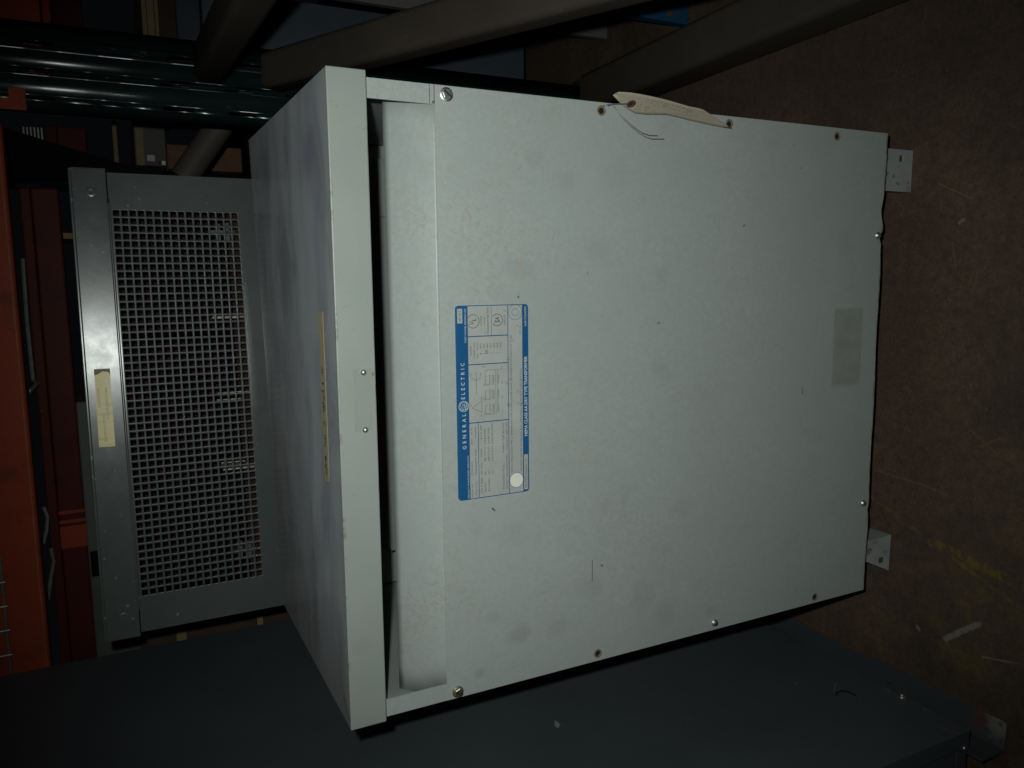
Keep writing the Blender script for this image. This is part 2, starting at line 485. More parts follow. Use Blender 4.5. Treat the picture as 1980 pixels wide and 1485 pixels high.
# hood: top sheet plus folded edges
A = Vector((.38, -.0078, ZT)); B = Vector((-.38, -.0078, ZT)); E = Vector((.3775, .4795, ZT + .0038)); F = Vector((-.3838, .4127, ZT - .0038))
th = .0025
bm = bmesh.new()
dn = Vector((0, 0, -th))
hexa(bm, [B + dn, A + dn, E + dn, F + dn, B, A, E, F])
es = [e for e in bm.edges if all(v.co.z > ZT - .0039 for v in e.verts) and all(v.co.y < .1 for v in e.verts)]
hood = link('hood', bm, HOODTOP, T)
bm = bmesh.new()
h = .0437
top = -.0001 - th
for P, Q, nx in ((B, A, Vector((0, 1, 0))), (A, E, Vector((-1, 0, 0))), (E, F, Vector((0, -1, 0))), (F, B, Vector((1, 0, 0)))):
    if nx.y > 0: continue
    i = nx * .0022
    q = [P + Vector((0, 0, -h)), Q + Vector((0, 0, -h)), Q + i + Vector((0, 0, -h)), P + i + Vector((0, 0, -h)),
         P + Vector((0, 0, top)), Q + Vector((0, 0, top)), Q + i + Vector((0, 0, top)), P + i + Vector((0, 0, top))]
    if abs(nx.x): # keep clear of the front strip
        for k in range(8):
            if q[k].y < 0.01: q[k] = q[k] + Vector((0, .003, 0))
    hexa(bm, q)
link('hood_skirt', bm, CASE, hood)
bm = bmesh.new()
box(bm, -.3806, .3806, -.0098, -.0052, ZF, ZT + .0004, .0014, 3)
link('hood_fascia', bm, FASCIA, hood)
# clear tape and two pan rivets on the fascia
bm = bmesh.new()
box(bm, -.019, .0535, -.0101, -.0099, .9615, .983)
CLEAR = paint('yellowed_clear_tape', (.30, .33, .295), .05, .4, 20)
link('clear_tape', bm, CLEAR, hood)
def rivet(x, z):
    bm = bmesh.new()
    lathe_y(bm, [(.0037, -.0100), (.0036, -.0112), (.0028, -.0128), (.0014, -.0138), (0, -.0140)], x, z, 16)
    return link('rivet', bm, ZINC, hood, True)
rivet(.049, .9712); rivet(-.0175, .9712)
# masking tape with handwriting on the hood
bm = bmesh.new()
zt = ZT + .0006
tp = [(.1165, .066), (.1165, .046), (.03, .0455), (-.05, .046), (-.084, .0475), (-.0885, .050), (-.094, .0705), (-.05, .0700), (.02, .068), (.08, .067), (.104, .0685), (.111, .071), (.126, .0745), (.112, .068)]
fx = lambda y: .118 if False else 0
vs = [bm.verts.new((x, y, zt)) for x, y in tp]
f = bm.faces.new(vs)
ex = bmesh.ops.extrude_face_region(bm, geom=[f])
for v in ex['geom']:
    if isinstance(v, bmesh.types.BMVert): v.co.z -= .0004
bmesh.ops.triangulate(bm, faces=bm.faces)
mt = link('masking_tape', bm, TAPE, hood)
bm = bmesh.new()
rnd = random.Random(3)
def stroke(bm, pts, wd, z):
    for (x0, y0), (x1, y1) in zip(pts, pts[1:]):
        d = Vector((x1 - x0, y1 - y0, 0))
        if d.length < 1e-5: continue
        n = Vector((-d.y, d.x, 0)).normalized() * wd
        q = [Vector((x0, y0, z)) + n, Vector((x0, y0, z)) - n, Vector((x1, y1, z)) - n, Vector((x1, y1, z)) + n]
        bm.faces.new([bm.verts.new(p) for p in q])
x = -.082
for wlen in (5, 3, 1, 5, 1, 2, 1, 2, 1, 1):
    pts = []
    for k in range(wlen * 3):
        pts.append((x, .0575 + (.004 if k % 2 else -.003) + rnd.uniform(-.0025, .0035)))
        x += rnd.uniform(.0008, .0028)
    stroke(bm, pts, .0006, zt + .0002)
    x += rnd.uniform(.004, .010)
    if x > .045: break
link('handwriting', bm, INK, mt)

# front panel: a folded sheet with a dented lower lip
bm = bmesh.new()
nx, nz = 96, 40
def lip(x):
    o = 0
    for c, wd, a in ((.255, .014, .0042), (.228, .008, -.0030), (.213, .006, .0055), (.19, .02, .0022), (-.24, .006, .0030)):
        o += a * math.exp(-((x - c) / wd) ** 2)
    return o
grid = []
for j in range(nz + 1):
    row = []
    for i in range(nx + 1):
        x = XL + (XR - XL) * i / nx
        z0 = ZB + lip(x) + .0010 * math.sin(x * 31)
        z = z0 + (ZP - z0) * j / nz
        bow = -.0016 * math.sin(math.pi * i / nx) * math.sin(math.pi * j / nz) + .0005 * math.sin(9 * x + 5 * z)
        row.append(bm.verts.new((x, bow, z)))
    grid.append(row)
for j in range(nz):
    for i in range(nx):
        bm.faces.new((grid[j][i], grid[j][i + 1], grid[j + 1][i + 1], grid[j + 1][i]))
be = [e for e in bm.edges if e.is_boundary]
# round the folded edge, then the return
r1 = bmesh.ops.extrude_edge_only(bm, edges=be)
cen = Vector(((XL + XR) / 2, 0, (ZP + ZB) / 2))
for v in [g for g in r1['geom'] if isinstance(g, bmesh.types.BMVert)]:
    v.co.y += .0012
    v.co.x += .0008 * (1 if v.co.x > cen.x else -1) if abs(abs(v.co.x - cen.x) - (XR - XL) / 2) < 1e-4 else 0
be2 = [e for e in r1['geom'] if isinstance(e, bmesh.types.BMEdge) and e.is_boundary]
r2 = bmesh.ops.extrude_edge_only(bm, edges=be2)
for v in [g for g in r2['geom'] if isinstance(g, bmesh.types.BMVert)]:
    v.co.y += .013
panel = link('front_panel', bm, CASE, T, True)
# sloping baffle above it, open to the vent gap
bm = bmesh.new()
prof = [(0.0016, .8722), (.0030, .8742), (.0085, .8812), (.0145, .8880), (.0212, .8950), (.0282, .9018), (.0355, .9083), (.0424, .9140), (.0495, .9195)]
n = 24
rows = []
for yy, zz in prof:
    t = (yy / .049)
    x0 = -.3578 - .0165 * min(1, t * 1.6); x1 = .353 + .0165 * min(1, t * 1.6)
    rows.append([bm.verts.new((x0 + (x1 - x0) * i / n, yy, zz)) for i in range(n + 1)])
for a, b in zip(rows, rows[1:]):
    for i in range(n): bm.faces.new((a[i], a[i + 1], b[i + 1], b[i]))
thicken(link('baffle', bm, CASE, T, True), .0016)
# corner posts
for x0, x1, sx in ((-.3805, -.3585, -1), (.3535, .3754, 1)):
    bm = bmesh.new()
    box(bm, x0, x1, .0008, .0030, ZB + .02, ZF + .03)
    xo = x0 if sx < 0 else x1 - .0022
    box(bm, xo, xo + .0022, .0032, .030, ZB + .02, ZF + .03)
    link('corner_post', bm, CASE, T)
# short rusty tab where the panel laps the right post
bm = bmesh.new(); box(bm, .3540, .3752, -.0006, .0006, .8742, .8790); tabl = link('lap_tab', bm, CASE, T)
bm = bmesh.new(); box(bm, .3540, .3750, -.0004, .0004, .8791, .8797)
box(bm, .3540, .3750, -.0004, .0004, .8731, .8739); box(bm, .3538, .3570, -.00075, -.0005, .8742, .8765)
TABM = paint('rust_edged_enamel', (.20, .145, .09), .3, .7, 160)
link('rust_line', bm, TABM, tabl)
# sides, back, floor pan and the core seen through the gap
for xx in (-.3782, .3712):
    bm = bmesh.new(); box(bm, xx, xx + .002, .032, .405, ZB + .005, ZF + .02)
    link('side_panel', bm, INNER, T)
bm = bmesh.new(); box(bm, -.374, .370, .403, .405, ZB + .005, ZF + .02)
link('back_panel', bm, INNER, T)
bm = bmesh.new(); box(bm, -.374, .369, .02, .40, ZB + .010, ZB + .014)
link('floor_pan', bm, INNER, T)
bm = bmesh.new(); box(bm, -.292, .338, .34, .40, .30, .92, .004)
box(bm, -.294, .250, .337, .3395, .30, .8335, .001)
box(bm, .251, .340, .335, .3392, .25, .842, .001)
COREG = paint('dusty_core_cover_enamel', (.22, .235, .225), .12, .6, 6)
link('core_cover', bm, COREG, T)
# feet: bent plates with a square hole
def foot(xa, xb, side, hx, hz):
    bm = bmesh.new()
    y0, y1 = .030, .0325
    zt_ = ZB + .009
    s = .0052
    xs = [xa, hx - s, hx + s, xb]; zs = [0.001, hz - s, hz + s, zt_]
    for yy in (y0, y1):
        vv = [[bm.verts.new((a, yy, c)) for a in xs] for c in zs]
        for j in range(3):
            for i in range(3):
                if i == 1 and j == 1: continue
                bm.faces.new((vv[j][i], vv[j][i + 1], vv[j + 1][i + 1], vv[j + 1][i]))
    bm.verts.ensure_lookup_table()
    a, b = bm.verts[:16], bm.verts[16:32]
    ring = [0, 1, 2, 3, 7, 11, 15, 14, 13, 12, 8, 4]; hole = [5, 6, 10, 9]
    for rg in (ring, hole):
        for i in range(len(rg)):
            k, l = rg[i], rg[(i + 1) % len(rg)]
            bm.faces.new((a[k], a[l], b[l], b[k]))
    xw = xb - .0025 if side > 0 else xa
    box(bm, xw, xw + .0025, y1 + .0004, .40, 0.001, zt_)
    box(bm, min(xa, xb) + .004, max(xa, xb) - .004, y1 + .02, .40, 0.001, .0035)
    FOOT = paint('chipped_foot_enamel', (.40, .43, .42), .12, .5, 20, .9, (.14, .07, .03))
    o = link('foot', bm, FOOT, T)
    bm = bmesh.new(); box(bm, hx - s * 1.1, hx + s * 1.1, y1 + .0006, y1 + .002, hz - s * 1.1, hz + s * 1.1)
    link('hole_backing', bm, RUST, o)
    return o
foot(.2912, .3595, 1, .345, .029)
bm = bmesh.new()
q = [bp(1672, 1048, 'y', .03), bp(1723, 1034, 'y', .03), bp(1718, 1103, 'y', .03), bp(1672, 1085, 'y', .03)]
poly = [(p.x, max(p.z, .001)) for p in q]
prism(bm, poly, .030, .0325)
(xi_t, zi_t), (xi_b, zi_b) = poly[0], poly[1]
w4 = [bm.verts.new(c) for c in ((xi_t, .0327, zi_t), (xi_b, .0327, zi_b), (xi_b, .38, zi_b), (xi_t, .38, zi_t))]
w5 = [bm.verts.new(c) for c in ((xi_t - .0025, .0327, zi_t), (xi_b - .0025, .0327, zi_b), (xi_b - .0025, .38, zi_b), (xi_t - .0025, .38, zi_t))]
bm.faces.new(w4); bm.faces.new(list(reversed(w5)))
for k in range(4): bm.faces.new((w4[k], w4[(k + 1) % 4], w5[(k + 1) % 4], w5[k]))
lf = link('foot', bm, bpy.data.materials['chipped_foot_enamel'], T)
bm = bmesh.new(); c = bp(1703, 1083, 'y', .0297)
box(bm, c.x - .0052, c.x + .0052, .0294, .0299, c.z - .0055, c.z + .0055, .0001, 1)
link('rusty_hole', bm, RUST, lf)
# fixings
def hexscrew(x, z, mat, R=.0068, ang=.5, y=-.0012):
    bm = bmesh.new()
    lathe_y(bm, [(R * 1.22, y), (R * 1.22, y - .0012), (R * .98, y - .0018)], x, z, 24)
    ring = []
    for yy, rr in ((y - .0016, R), (y - .0050, R), (y - .0056, R * .86)):
        ring.append([bm.verts.new((x + rr * math.cos(ang + k * math.pi / 3), yy, z + rr * math.sin(ang + k * math.pi / 3))) for k in range(6)])
    for a, b in zip(ring, ring[1:]):
        for k in range(6): bm.faces.new((a[k], a[(k + 1) % 6], b[(k + 1) % 6], b[k]))
    # slotted crown: two half hexagons with a groove between
    top = ring[-1]
    c = math.cos(ang); s_ = math.sin(ang)
    d = Vector((math.cos(ang + math.pi / 6), 0, math.sin(ang + math.pi / 6)))
    nrm = Vector((-d.z, 0, d.x))
    f = bm.faces.new(top)
    o = link('screw', bm, mat, T)
    bm = bmesh.new()
    L, W = R * .80, R * .13
    p = Vector((x, y - .00575, z))
    pts = [p + d * L + nrm * W, p - d * L + nrm * W, p - d * L - nrm * W, p + d * L - nrm * W]
    lo = [q + Vector((0, .0004, 0)) for q in pts]
    hexa(bm, lo + pts)
    link('slot', bm, DARK, o)
    return o
hexscrew(.3652, .859, ZINC, .0066, .35)
hexscrew(-.371, .859, BRASS, .0062, .9)
def domescrew(x, z, R=.0050):
    bm = bmesh.new()
    lathe_y(bm, [(R * 1.15, -.0012), (R * 1.15, -.0022), (R * .95, -.0034), (R * .80, -.0050), (R * .45, -.0060), (0, -.0062)], x, z, 14)
    return link('screw', bm, ZINC, T, True)
domescrew(-.369, .435); domescrew(.216, .1165); domescrew(-.226, .1185)
for x, z in ((.3652, .645), (.3650, .432), (.3630, .218), (-.369, .646), (-.370, .223)):
    bm = bmesh.new()
    lathe_y(bm, [(.0064, -.0010), (.0063, -.0017), (.0050, -.0018), (.0043, -.0009), (.0040, -.0007)], x, z, 20)
    o = link('screw_hole', bm, RUSTRING, T, True)
    bm = bmesh.new()
    lathe_y(bm, [(.0042, -.00072), (.0030, -.0006), (0, -.0006)], x - .0004, z - .0004, 16)
    link('pit', bm, DARK, o)

# ------------------------------------------------------------------ nameplate
LX0, LX1, LZ0, LZ1 = -.1203, .1212, .7540, .8530
LW, LH = LX1 - LX0, LZ1 - LZ0
YP = -.0026
def U(u): return LX0 + LW * u
def V(v): return LZ1 - LH * v
bm = bmesh.new()
prism(bm, rrect(LX0, LX1, LZ0, LZ1, .0042), YP + .0002, .0)
plate = link('nameplate', bm, PBLUE, T)
layers = {'silver': bmesh.new(), 'blue': bmesh.new(), 'white': bmesh.new(), 'grey': bmesh.new()}
def rect(k, u0, u1, v0, v1, y):
    bm = layers[k]
    q = [(U(u0), y, V(v1)), (U(u1), y, V(v1)), (U(u1), y, V(v0)), (U(u0), y, V(v0))]
    bm.faces.new([bm.verts.new(p) for p in q])
def line(k, pts, wd, y):
    bm = layers[k]
    for p, q in zip(pts, pts[1:]):
        a = Vector((U(p[0]), y, V(p[1]))); b = Vector((U(q[0]), y, V(q[1])))
        d = b - a
        if d.length < 1e-6: continue
        n = Vector((-d.z, 0, d.x)).normalized() * wd
        bm.faces.new([bm.verts.new(c) for c in (a + n, a - n, b - n, b + n)])
def arc(k, u, v, r, a0, a1, wd, y, n=28):
    bm = layers[k]
    prev = None
    for i in range(n + 1):
        a = math.radians(a0 + (a1 - a0) * i / n)
        c = [bm.verts.new((U(u) + (r + s) * math.cos(a), y, V(v) + (r + s) * math.sin(a))) for s in (-wd, wd)]
        if prev: bm.faces.new((prev[0], prev[1], c[1], c[0]))
        prev = c
def text(k, s, u0, u1, v, hgt, y, bold=0.0, shear=0.0, space=1.0, rot=0):
    """set s so that it spans u0..u1 (u1 None: natural width), cap height hgt in metres, centred on v"""
    cu = bpy.data.curves.new('lettering', 'FONT')
    cu.body = s; cu.size = 1; cu.shear = shear; cu.offset = bold; cu.space_character = space; cu.resolution_u = 2; cu.fill_mode = 'FRONT'
    ob = bpy.data.objects.new('lettering', cu); COL.objects.link(ob)
    dg = bpy.context.evaluated_depsgraph_get()
    me = bpy.data.meshes.new_from_object(ob.evaluated_get(dg))
    bpy.data.objects.remove(ob); bpy.data.curves.remove(cu)
    if me.vertices:
        xs = [p.co.x for p in me.vertices]
        x0, x1 = min(xs), max(xs)
        sy = hgt / .69
        sx = (LW * (u1 - u0) / (x1 - x0)) if u1 is not None else sy * .85
        bm = layers[k]
        vv = [bm.verts.new((U(u0) + (p.co.x - x0) * sx, y, V(v) + (p.co.y - .345) * sy)) for p in me.vertices]
        for f in me.polygons:
            try: bm.faces.new([vv[i] for i in f.vertices])
            except ValueError: pass
    bpy.data.meshes.remove(me)
y1, y2 = YP - .0001, YP - .0003
# silver fields on the blue plate
rect('silver', .004, .398, .160, .277, y1); rect('silver', .004, .398, .285, .704, y1)
rect('silver', .403, .698, .160, .704, y1); rect('silver', .703, .841, .160, .704, y1)
rect('silver', .846, .996, .160, .478, y1); rect('silver', .846, .996, .483, .704, y1)
rect('silver', .004, .996, .713, .912, y1)
rect('silver', .012, .203, .926, .984, y1); rect('silver', .912, .985, .020, .088, y1)
# bands
def wtext(*a, **k):
    layers['w'] = bmesh.new(); text('w', *a, **k); link('lettering', layers['w'], PWHITE, plate)
wtext('GENERAL', .268, .452, .088, .0048, y2, .012, 0, 1.9)
wtext('ELECTRIC', .528, .712, .080, .0048, y2, .012, 0, 1.9)
wtext('SPECIALTY TRANSFORMER OPERATION', .008, .232, .135, .0021, y2)
wtext('FORT WAYNE, INDIANA USA', .815, .985, .125, .0024, y2)
wtext('NEMA CLASS AA DRY TYPE TRANSFORMER', .303, .728, .957, .0041, y2, .018)
wtext('263B173SAAP001', .885, .988, .957, .0026, y2)
text('grey', 'NP11817', .922, .975, .054, .0030, y2)
text('grey', 'NP 6790213AAP001  P1', .022, .178, .956, .0026, y2)
layers['emblem'] = bmesh.new()
# roundel: ring, four curls and two script letters
cu_, cv_ = .4905, .086
arc('emblem', cu_, cv_, .0064, 0, 360, .00035, y2, 40)
for k in range(4):
    a = k * 90 + 20
    arc('emblem', cu_, cv_, .0052, a, a + 58, .00032, y2, 10)
    ca = math.radians(a + 58)
    arc('emblem', cu_ + math.cos(ca) * .0052 / LW, cv_ - math.sin(ca) * .0052 / LH, .0011, a + 40, a + 260, .00028, y2, 10)
text('emblem', 'G', cu_ - .0165, cu_ + .001, cv_, .0058, y2, .0, .35)
text('emblem', 'E', cu_ - .001, cu_ + .0155, cv_ + .012, .0058, y2, .0, .35)
link('emblem', layers['emblem'], PWHITE, plate)
# certification marks
arc('grey', .920, .230, .0081, 0, 360, .00035, y2, 40)
text('grey', 'U', .905, .919, .205, .0052, y2, .02); text('grey', 'L', .9225, .935, .245, .0052, y2, .02)
text('grey', 'LISTED', .897, .947, .340, .0021, y2); text('grey', 'POWER', .900, .940, .385, .0021, y2)
text('grey', 'TRANSFORMER 74PN', .853, .990, .432, .0024, y2)
arc('grey', .923, .560, .0073, -235, 55, .0004, y2, 36)
text('grey', 'S', .909, .922, .560, .0066, y2, .02); text('grey', 'A', .9235, .938, .560, .0058, y2, .02)
text('grey', 'LR6375  Q', .897, .975, .665, .0026, y2)
# tap table
text('grey', 'JUMPER', .745, .795, .195, .0023, y2); text('grey', 'CONNECTION', .728, .812, .240, .0023, y2)
text('grey', 'TAP    VOLTS', .730, .812, .284, .0023, y2)
for i, vv_ in enumerate((503, 492, 480, 467, 455, 444, 432)):
    v = .328 + i * .046
    text('grey', str(i + 1), .752, .757, v, .0021, y2); text('grey', str(vv_), .780, .806, v, .0021, y2)
# ratings
text('grey', 'MODEL NO.', .012, .085, .187, .0022, y2); text('grey', '9T23B3873', .125, .20, .187, .0022, y2)
text('grey', '75KVA', .285, .322, .187, .0022, y2); text('grey', '60 HZ', .340, .380, .187, .0022, y2)
text('grey', 'CATALOG NO.', .012, .090, .240, .0022, y2); text('grey', '9T83B3873 G09', .125, .262, .240, .0022, y2); text('grey', '3 PHASE', .320, .380, .240, .0022, y2)
text('grey', '115 C RISE   200 DEG C WIND', .030, .262, .318, .0023, y2); text('grey', '4.7 % IMP', .310, .385, .318, .0023, y2)
for i, (a, b, c, d) in enumerate((('PRIMARY', '(H)', '480 VOLTS', '(LINE-LINE)'), ('SECONDARY', '(X)', '208 VOLTS', '(LINE-LINE)'), ('', '(Y)', '120 VOLTS', '(LINE-NEUTRAL)'))):
    v = .368 + i * .052
    if a: text('grey', a, .028, .028 + .0082 * len(a), v, .0022, y2)
    text('grey', b, .120, .138, v, .0022, y2); text('grey', c, .190, .270, v, .0022, y2); text('grey', d, .282, .282 + .0078 * len(d), v, .0022, y2)
text('grey', 'TRANSFORMER TYPE QL', .028, .165, .628, .0023, y2); text('grey', 'AMBIENT TEMP 40C MAX', .225, .388, .628, .0023, y2)
text('grey', '200 DEG C INSULATION SYSTEM', .028, .215, .678, .0023, y2); text('grey', 'WEIGHT 600 LBS', .235, .388, .678, .0023, y2)
text('grey', 'NOTE:  ENCLOSURE TYPE 2;  RAINPROOF TYPE 3R ENCLOSURE WHEN PROVIDED WITH SHIELD KIT 9T18Y', .115, .845, .748, .0025, y2)
text('grey', 'CAUTION: BEFORE INSTALLING AND OPERATING, SEE INSTRUCTION GEH-3377C', .115, .668, .886, .0025, y2)
text('grey', 'N', .886, .893, .838, .0022, y2); text('grey', 'C0 1 C', .842, .890, .880, .0022, y2)
# winding diagrams: delta, wye and coils
line('grey', [(.435, .34), (.478, .20), (.500, .34), (.435, .34)], .00022, y2) if False else None
line('grey', [(.452, .335), (.478, .195), (.512, .335), (.452, .335)], .00022, y2)
text('grey', 'H1', .428, .443, .330, .0018, y2); text('grey', 'H2', .486, .500, .185, .0018, y2); text('grey', 'H3', .518, .534, .330, .0018, y2)
line('grey', [(.570, .262), (.618, .262)], .00022, y2); line('grey', [(.618, .262), (.634, .190)], .00022, y2); line('grey', [(.618, .262), (.634, .325)], .00022, y2)
line('grey', [(.618, .262), (.640, .262)], .00022, y2)
text('grey', 'X1', .550, .565, .262, .0018, y2); text('grey', 'X2', .640, .655, .185, .0018, y2); text('grey', 'X0', .645, .660, .262, .0018, y2); text('grey', 'X3', .640, .655, .325, .0018, y2)
for k in range(3):
    u0 = .442 + k * .075
    line('grey', [(u0, .45), (u0, .385), (u0 + .045, .385), (u0 + .045, .41)], .00022, y2)
    text('grey', 'H%d' % (k + 1), u0 - .004, u0 + .010, .37, .0017, y2)
    for j in range(8):
        arc('grey', u0 + .004 + j * .0065, .452, .0009, 0, 180, .0002, y2, 6)
        line('grey', [(u0 + .001 + j * .0065, .47), (u0 + .001 + j * .0065, .505)], .00018, y2)
    line('grey', [(u0, .505), (u0 + .052, .505)], .0002, y2)
    for j in range(7):
        arc('grey', u0 + .006 + j * .0065, .575, .0009, 0, 180, .0002, y2, 6)
    text('grey', 'X%d' % (k + 1), u0 - .002, u0 + .014, .62, .0018, y2)
line('grey', [(.436, .385), (.436, .53), (.668, .53), (.668, .385), (.640, .385)], .0002, y2)
line('grey', [(.442, .553), (.668, .553), (.668, .60)], .0002, y2)
text('grey', 'X0', .668, .684, .615, .0018, y2)
# guide rings and seal
for k, (u_, r_) in enumerate(((.960, .0094), (.960, .0046), (.070, .0098))):
    layers['b%d' % k] = bmesh.new(); arc('b%d' % k, u_, .813, r_, 0, 360, .00022, y2, 40)
    link('ring', layers['b%d' % k], PBLUE, plate)
link('silver_field', layers['silver'], PSILVER, plate); layers['blue'].free()
layers['white'].free()
link('grey_lettering', layers['grey'], GREYINK, plate)
bm = bmesh.new()
lathe_y(bm, [(.0094, YP - .0002), (.0093, YP - .0006), (0, YP - .0006)], U(.070), V(.813), 32)
link('seal_sticker', bm, SEAL, plate)

# ------------------------------------------------------------------ paper tag wired to the panel edge
low = [(1185, 184), (1200, 200), (1214, 211), (1228, 219), (1248, 221.5), (1268, 221.5), (1290, 222), (1312, 227), (1335, 233), (1362, 239), (1390, 245), (1416, 249)]
upp = [(1190, 180), (1196, 178), (1206, 178), (1220, 179), (1236, 181.5), (1254, 185), (1272, 189), (1292, 194), (1313, 200), (1333, 206), (1350, 209), (1360, 212)]
TGR = bp(1162, 214, 'y', -.004)
TG = thing('hang_tag', 'cream paper tag with dark red eyelet wired to the panel edge', 'tag', TGR)
def rel(p): return Vector(p) - TGR
bm = bmesh.new()
NN = 6
rows = []
for i, (a, b) in enumerate(zip(low, upp)):
    row = []
    for k in range(NN + 1):
        t = k / NN
        q = (a[0] + (b[0] - a[0]) * t, a[1] + (b[1] - a[1]) * t)
        yy = (-.0045 if i > 1 else (-.012, -.008)[i]) * (1 - t) + (-.024 if i > 0 else -.014) * t
        row.append(bm.verts.new(rel(bp(q[0], q[1], 'y', yy))))
    rows.append(row)
for a, b in zip(rows, rows[1:]):
    for k in range(NN): bm.faces.new((a[k], a[k + 1], b[k + 1], b[k]))
thicken(link('paper', bm, PAPER, TG, True), .0006)
# eyelet ring lying on the paper near its clipped end
c0 = bp(1220, 199.5, 'y', -.0160)
ea = (bp(1229, 201.5, 'y', -.0160) - bp(1211, 198, 'y', -.0160)).normalized()
eb = Vector((.55, -.80, .05)); eb = (eb - ea * eb.dot(ea)).normalized()
en = ea.cross(eb).normalized()
if en.dot(CAM - c0) < 0: en = -en
bm = bmesh.new()
for s0, s1 in ((.0022, .0062),):
    lo_ = []
    for k in range(24):
        a = 2 * math.pi * k / 24
        d = ea * math.cos(a) + eb * math.sin(a)
        lo_.append([bm.verts.new(rel(c0 + en * .0012 + d * s0)), bm.verts.new(rel(c0 + en * .0022 + d * (s0 + s1) / 2)), bm.verts.new(rel(c0 + en * .0012 + d * s1))])
    for k in range(24):
        p, q = lo_[k], lo_[(k + 1) % 24]
        bm.faces.new((p[0], p[1], q[1], q[0])); bm.faces.new((p[1], p[2], q[2], q[1]))
eye = link('eyelet', bm, EYELET, TG, True)
bm = bmesh.new()
lo_ = [bm.verts.new(rel(c0 + en * .0012 + (ea * math.cos(2 * math.pi * k / 16) + eb * math.sin(2 * math.pi * k / 16)) * .0022)) for k in range(16)]
bm.faces.new(lo_)
link('eyelet_hole', bm, DARK, eye)
bm = bmesh.new()
def wirepts(q, y): return [rel(bp(a, b, 'y', yy)) for (a, b), yy in zip(q, y)]
tube(bm, wirepts([(1163, 209), (1168, 203), (1177, 202), (1190, 201), (1200, 201), (1212, 200)], [-.003, -.006, -.006, -.007, -.010, -.028]), .00055, 6)
tube(bm, wirepts([(1168, 202), (1175, 204.5), (1183, 202), (1192, 201.5)], [-.006, -.008, -.006, -.006]), .0005, 6)
tube(bm, wirepts([(1184, 203), (1196, 218), (1213, 234), (1226, 246), (1242, 257), (1256, 261.5), (1271, 262)], [-.007, -.012, -.016, -.017, -.016, -.015, -.012]), .0004, 6)
tube(bm, wirepts([(1186, 204), (1200, 224), (1215, 240), (1235, 257), (1249, 265), (1260, 268.5), (1284, 268.5)], [-.007, -.010, -.012, -.012, -.012, -.011, -.010]), .0004, 6)
link('wire', bm, WIRE, TG, True)
# faint print on the tag
bm = bmesh.new()
rnd = random.Random(5)
for k in range(5):
    t = .22 + k * .13
    for i in range(3, 9):
        if rnd.random() < .25: continue
        a = (low[i][0] + (upp[i][0] - low[i][0]) * t, low[i][1] + (upp[i][1] - low[i][1]) * t)
        b = (low[i + 1][0] + (upp[i + 1][0] - low[i + 1][0]) * t, low[i + 1][1] + (upp[i + 1][1] - low[i + 1][1]) * t)
        yy = -.0045 * (1 - t) - .024 * t
        P, Q = bp(*a, 'y', yy), bp(*b, 'y', yy)
        tow = (CAM - P).normalized()
        P = P + tow * .0014; Q = Q + tow * .0014
        n = Vector((.0006, -.0008, 0)) * .7
        d = (Q - P)
        for s in range(7):
            if rnd.random() < .55: continue
            p0 = P + d * (s / 7); p1 = P + d * ((s + .62) / 7)
            bm.faces.new([bm.verts.new(rel(c)) for c in (p0 + n, p0 - n, p1 - n, p1 + n)])
TAGINK = paint('faint_tag_print', (.24, .22, .18), .2, .8, 60)
link('print', bm, TAGINK, TG)

# ------------------------------------------------------------------ the ventilated dark grey enclosure behind
RZ = math.radians(5.6)
VU = thing('ventilated_enclosure', 'dark grey transformer case with perforated grille standing behind the pale one', 'transformer', (-.046, .5375, 0), RZ)
# local frame: front face at y = 0
bm = bmesh.new()
box(bm, -.3795, .3795, -.006, .44, 1.2625, 1.2665, .0012)
box(bm, -.3795, .3795, -.006, -.003, 1.2135, 1.2628, .0012)
# hem rolled inwards under the rail
box(bm, -.336, .334, -.0066, -.0030, 1.2105, 1.2145, .0016)
for s in (-1, 1):
    box(bm, s * .3795 - .0015, s * .3795 + .0015, -.0025, .44, 1.2135, 1.2622)
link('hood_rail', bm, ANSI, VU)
# yellowed tape on the rail
bm = bmesh.new()
tz = -.0066
poly = [(.0535, 1.2290), (-.0645, 1.2292), (-.0640, 1.2525), (.0515, 1.2512), (.0535, 1.2450), (.0570, 1.2400), (.0562, 1.2330)]
prism(bm, poly, tz, -.0061)
t2 = link('tape', bm, TAPE2, VU)
bm = bmesh.new()
prism(bm, [(.0500, 1.2285), (.0612, 1.2285), (.0612, 1.2515), (.0500, 1.2515)], -.00655, -.00612)
GLUE = paint('brown_glue_residue', (.16, .125, .06), .4, .5, 60)
link('glue_residue', bm, GLUE, t2)
bm = bmesh.new()
for k in range(3):
    xx = -.055
    zz = 1.2350 + k * .0055
    if k != 1: xx = -.02 + k * .01
    while xx < (-.012 if k == 1 else .030):
        wd = rnd.uniform(.0018, .0034)
        for s in (0, .0022):
            bm.faces.new([bm.verts.new((a, tz - .0002, b)) for a, b in ((xx, zz + s), (xx + wd, zz + s), (xx + wd, zz + s + .0009), (xx, zz + s + .0009))])
        bm.faces.new([bm.verts.new((a, tz - .00025, b)) for a, b in ((xx, zz), (xx + .0008, zz), (xx + .0008, zz + .003), (xx, zz + .003))])
        xx += wd + .0012
link('faded_print', bm, FADED, t2)
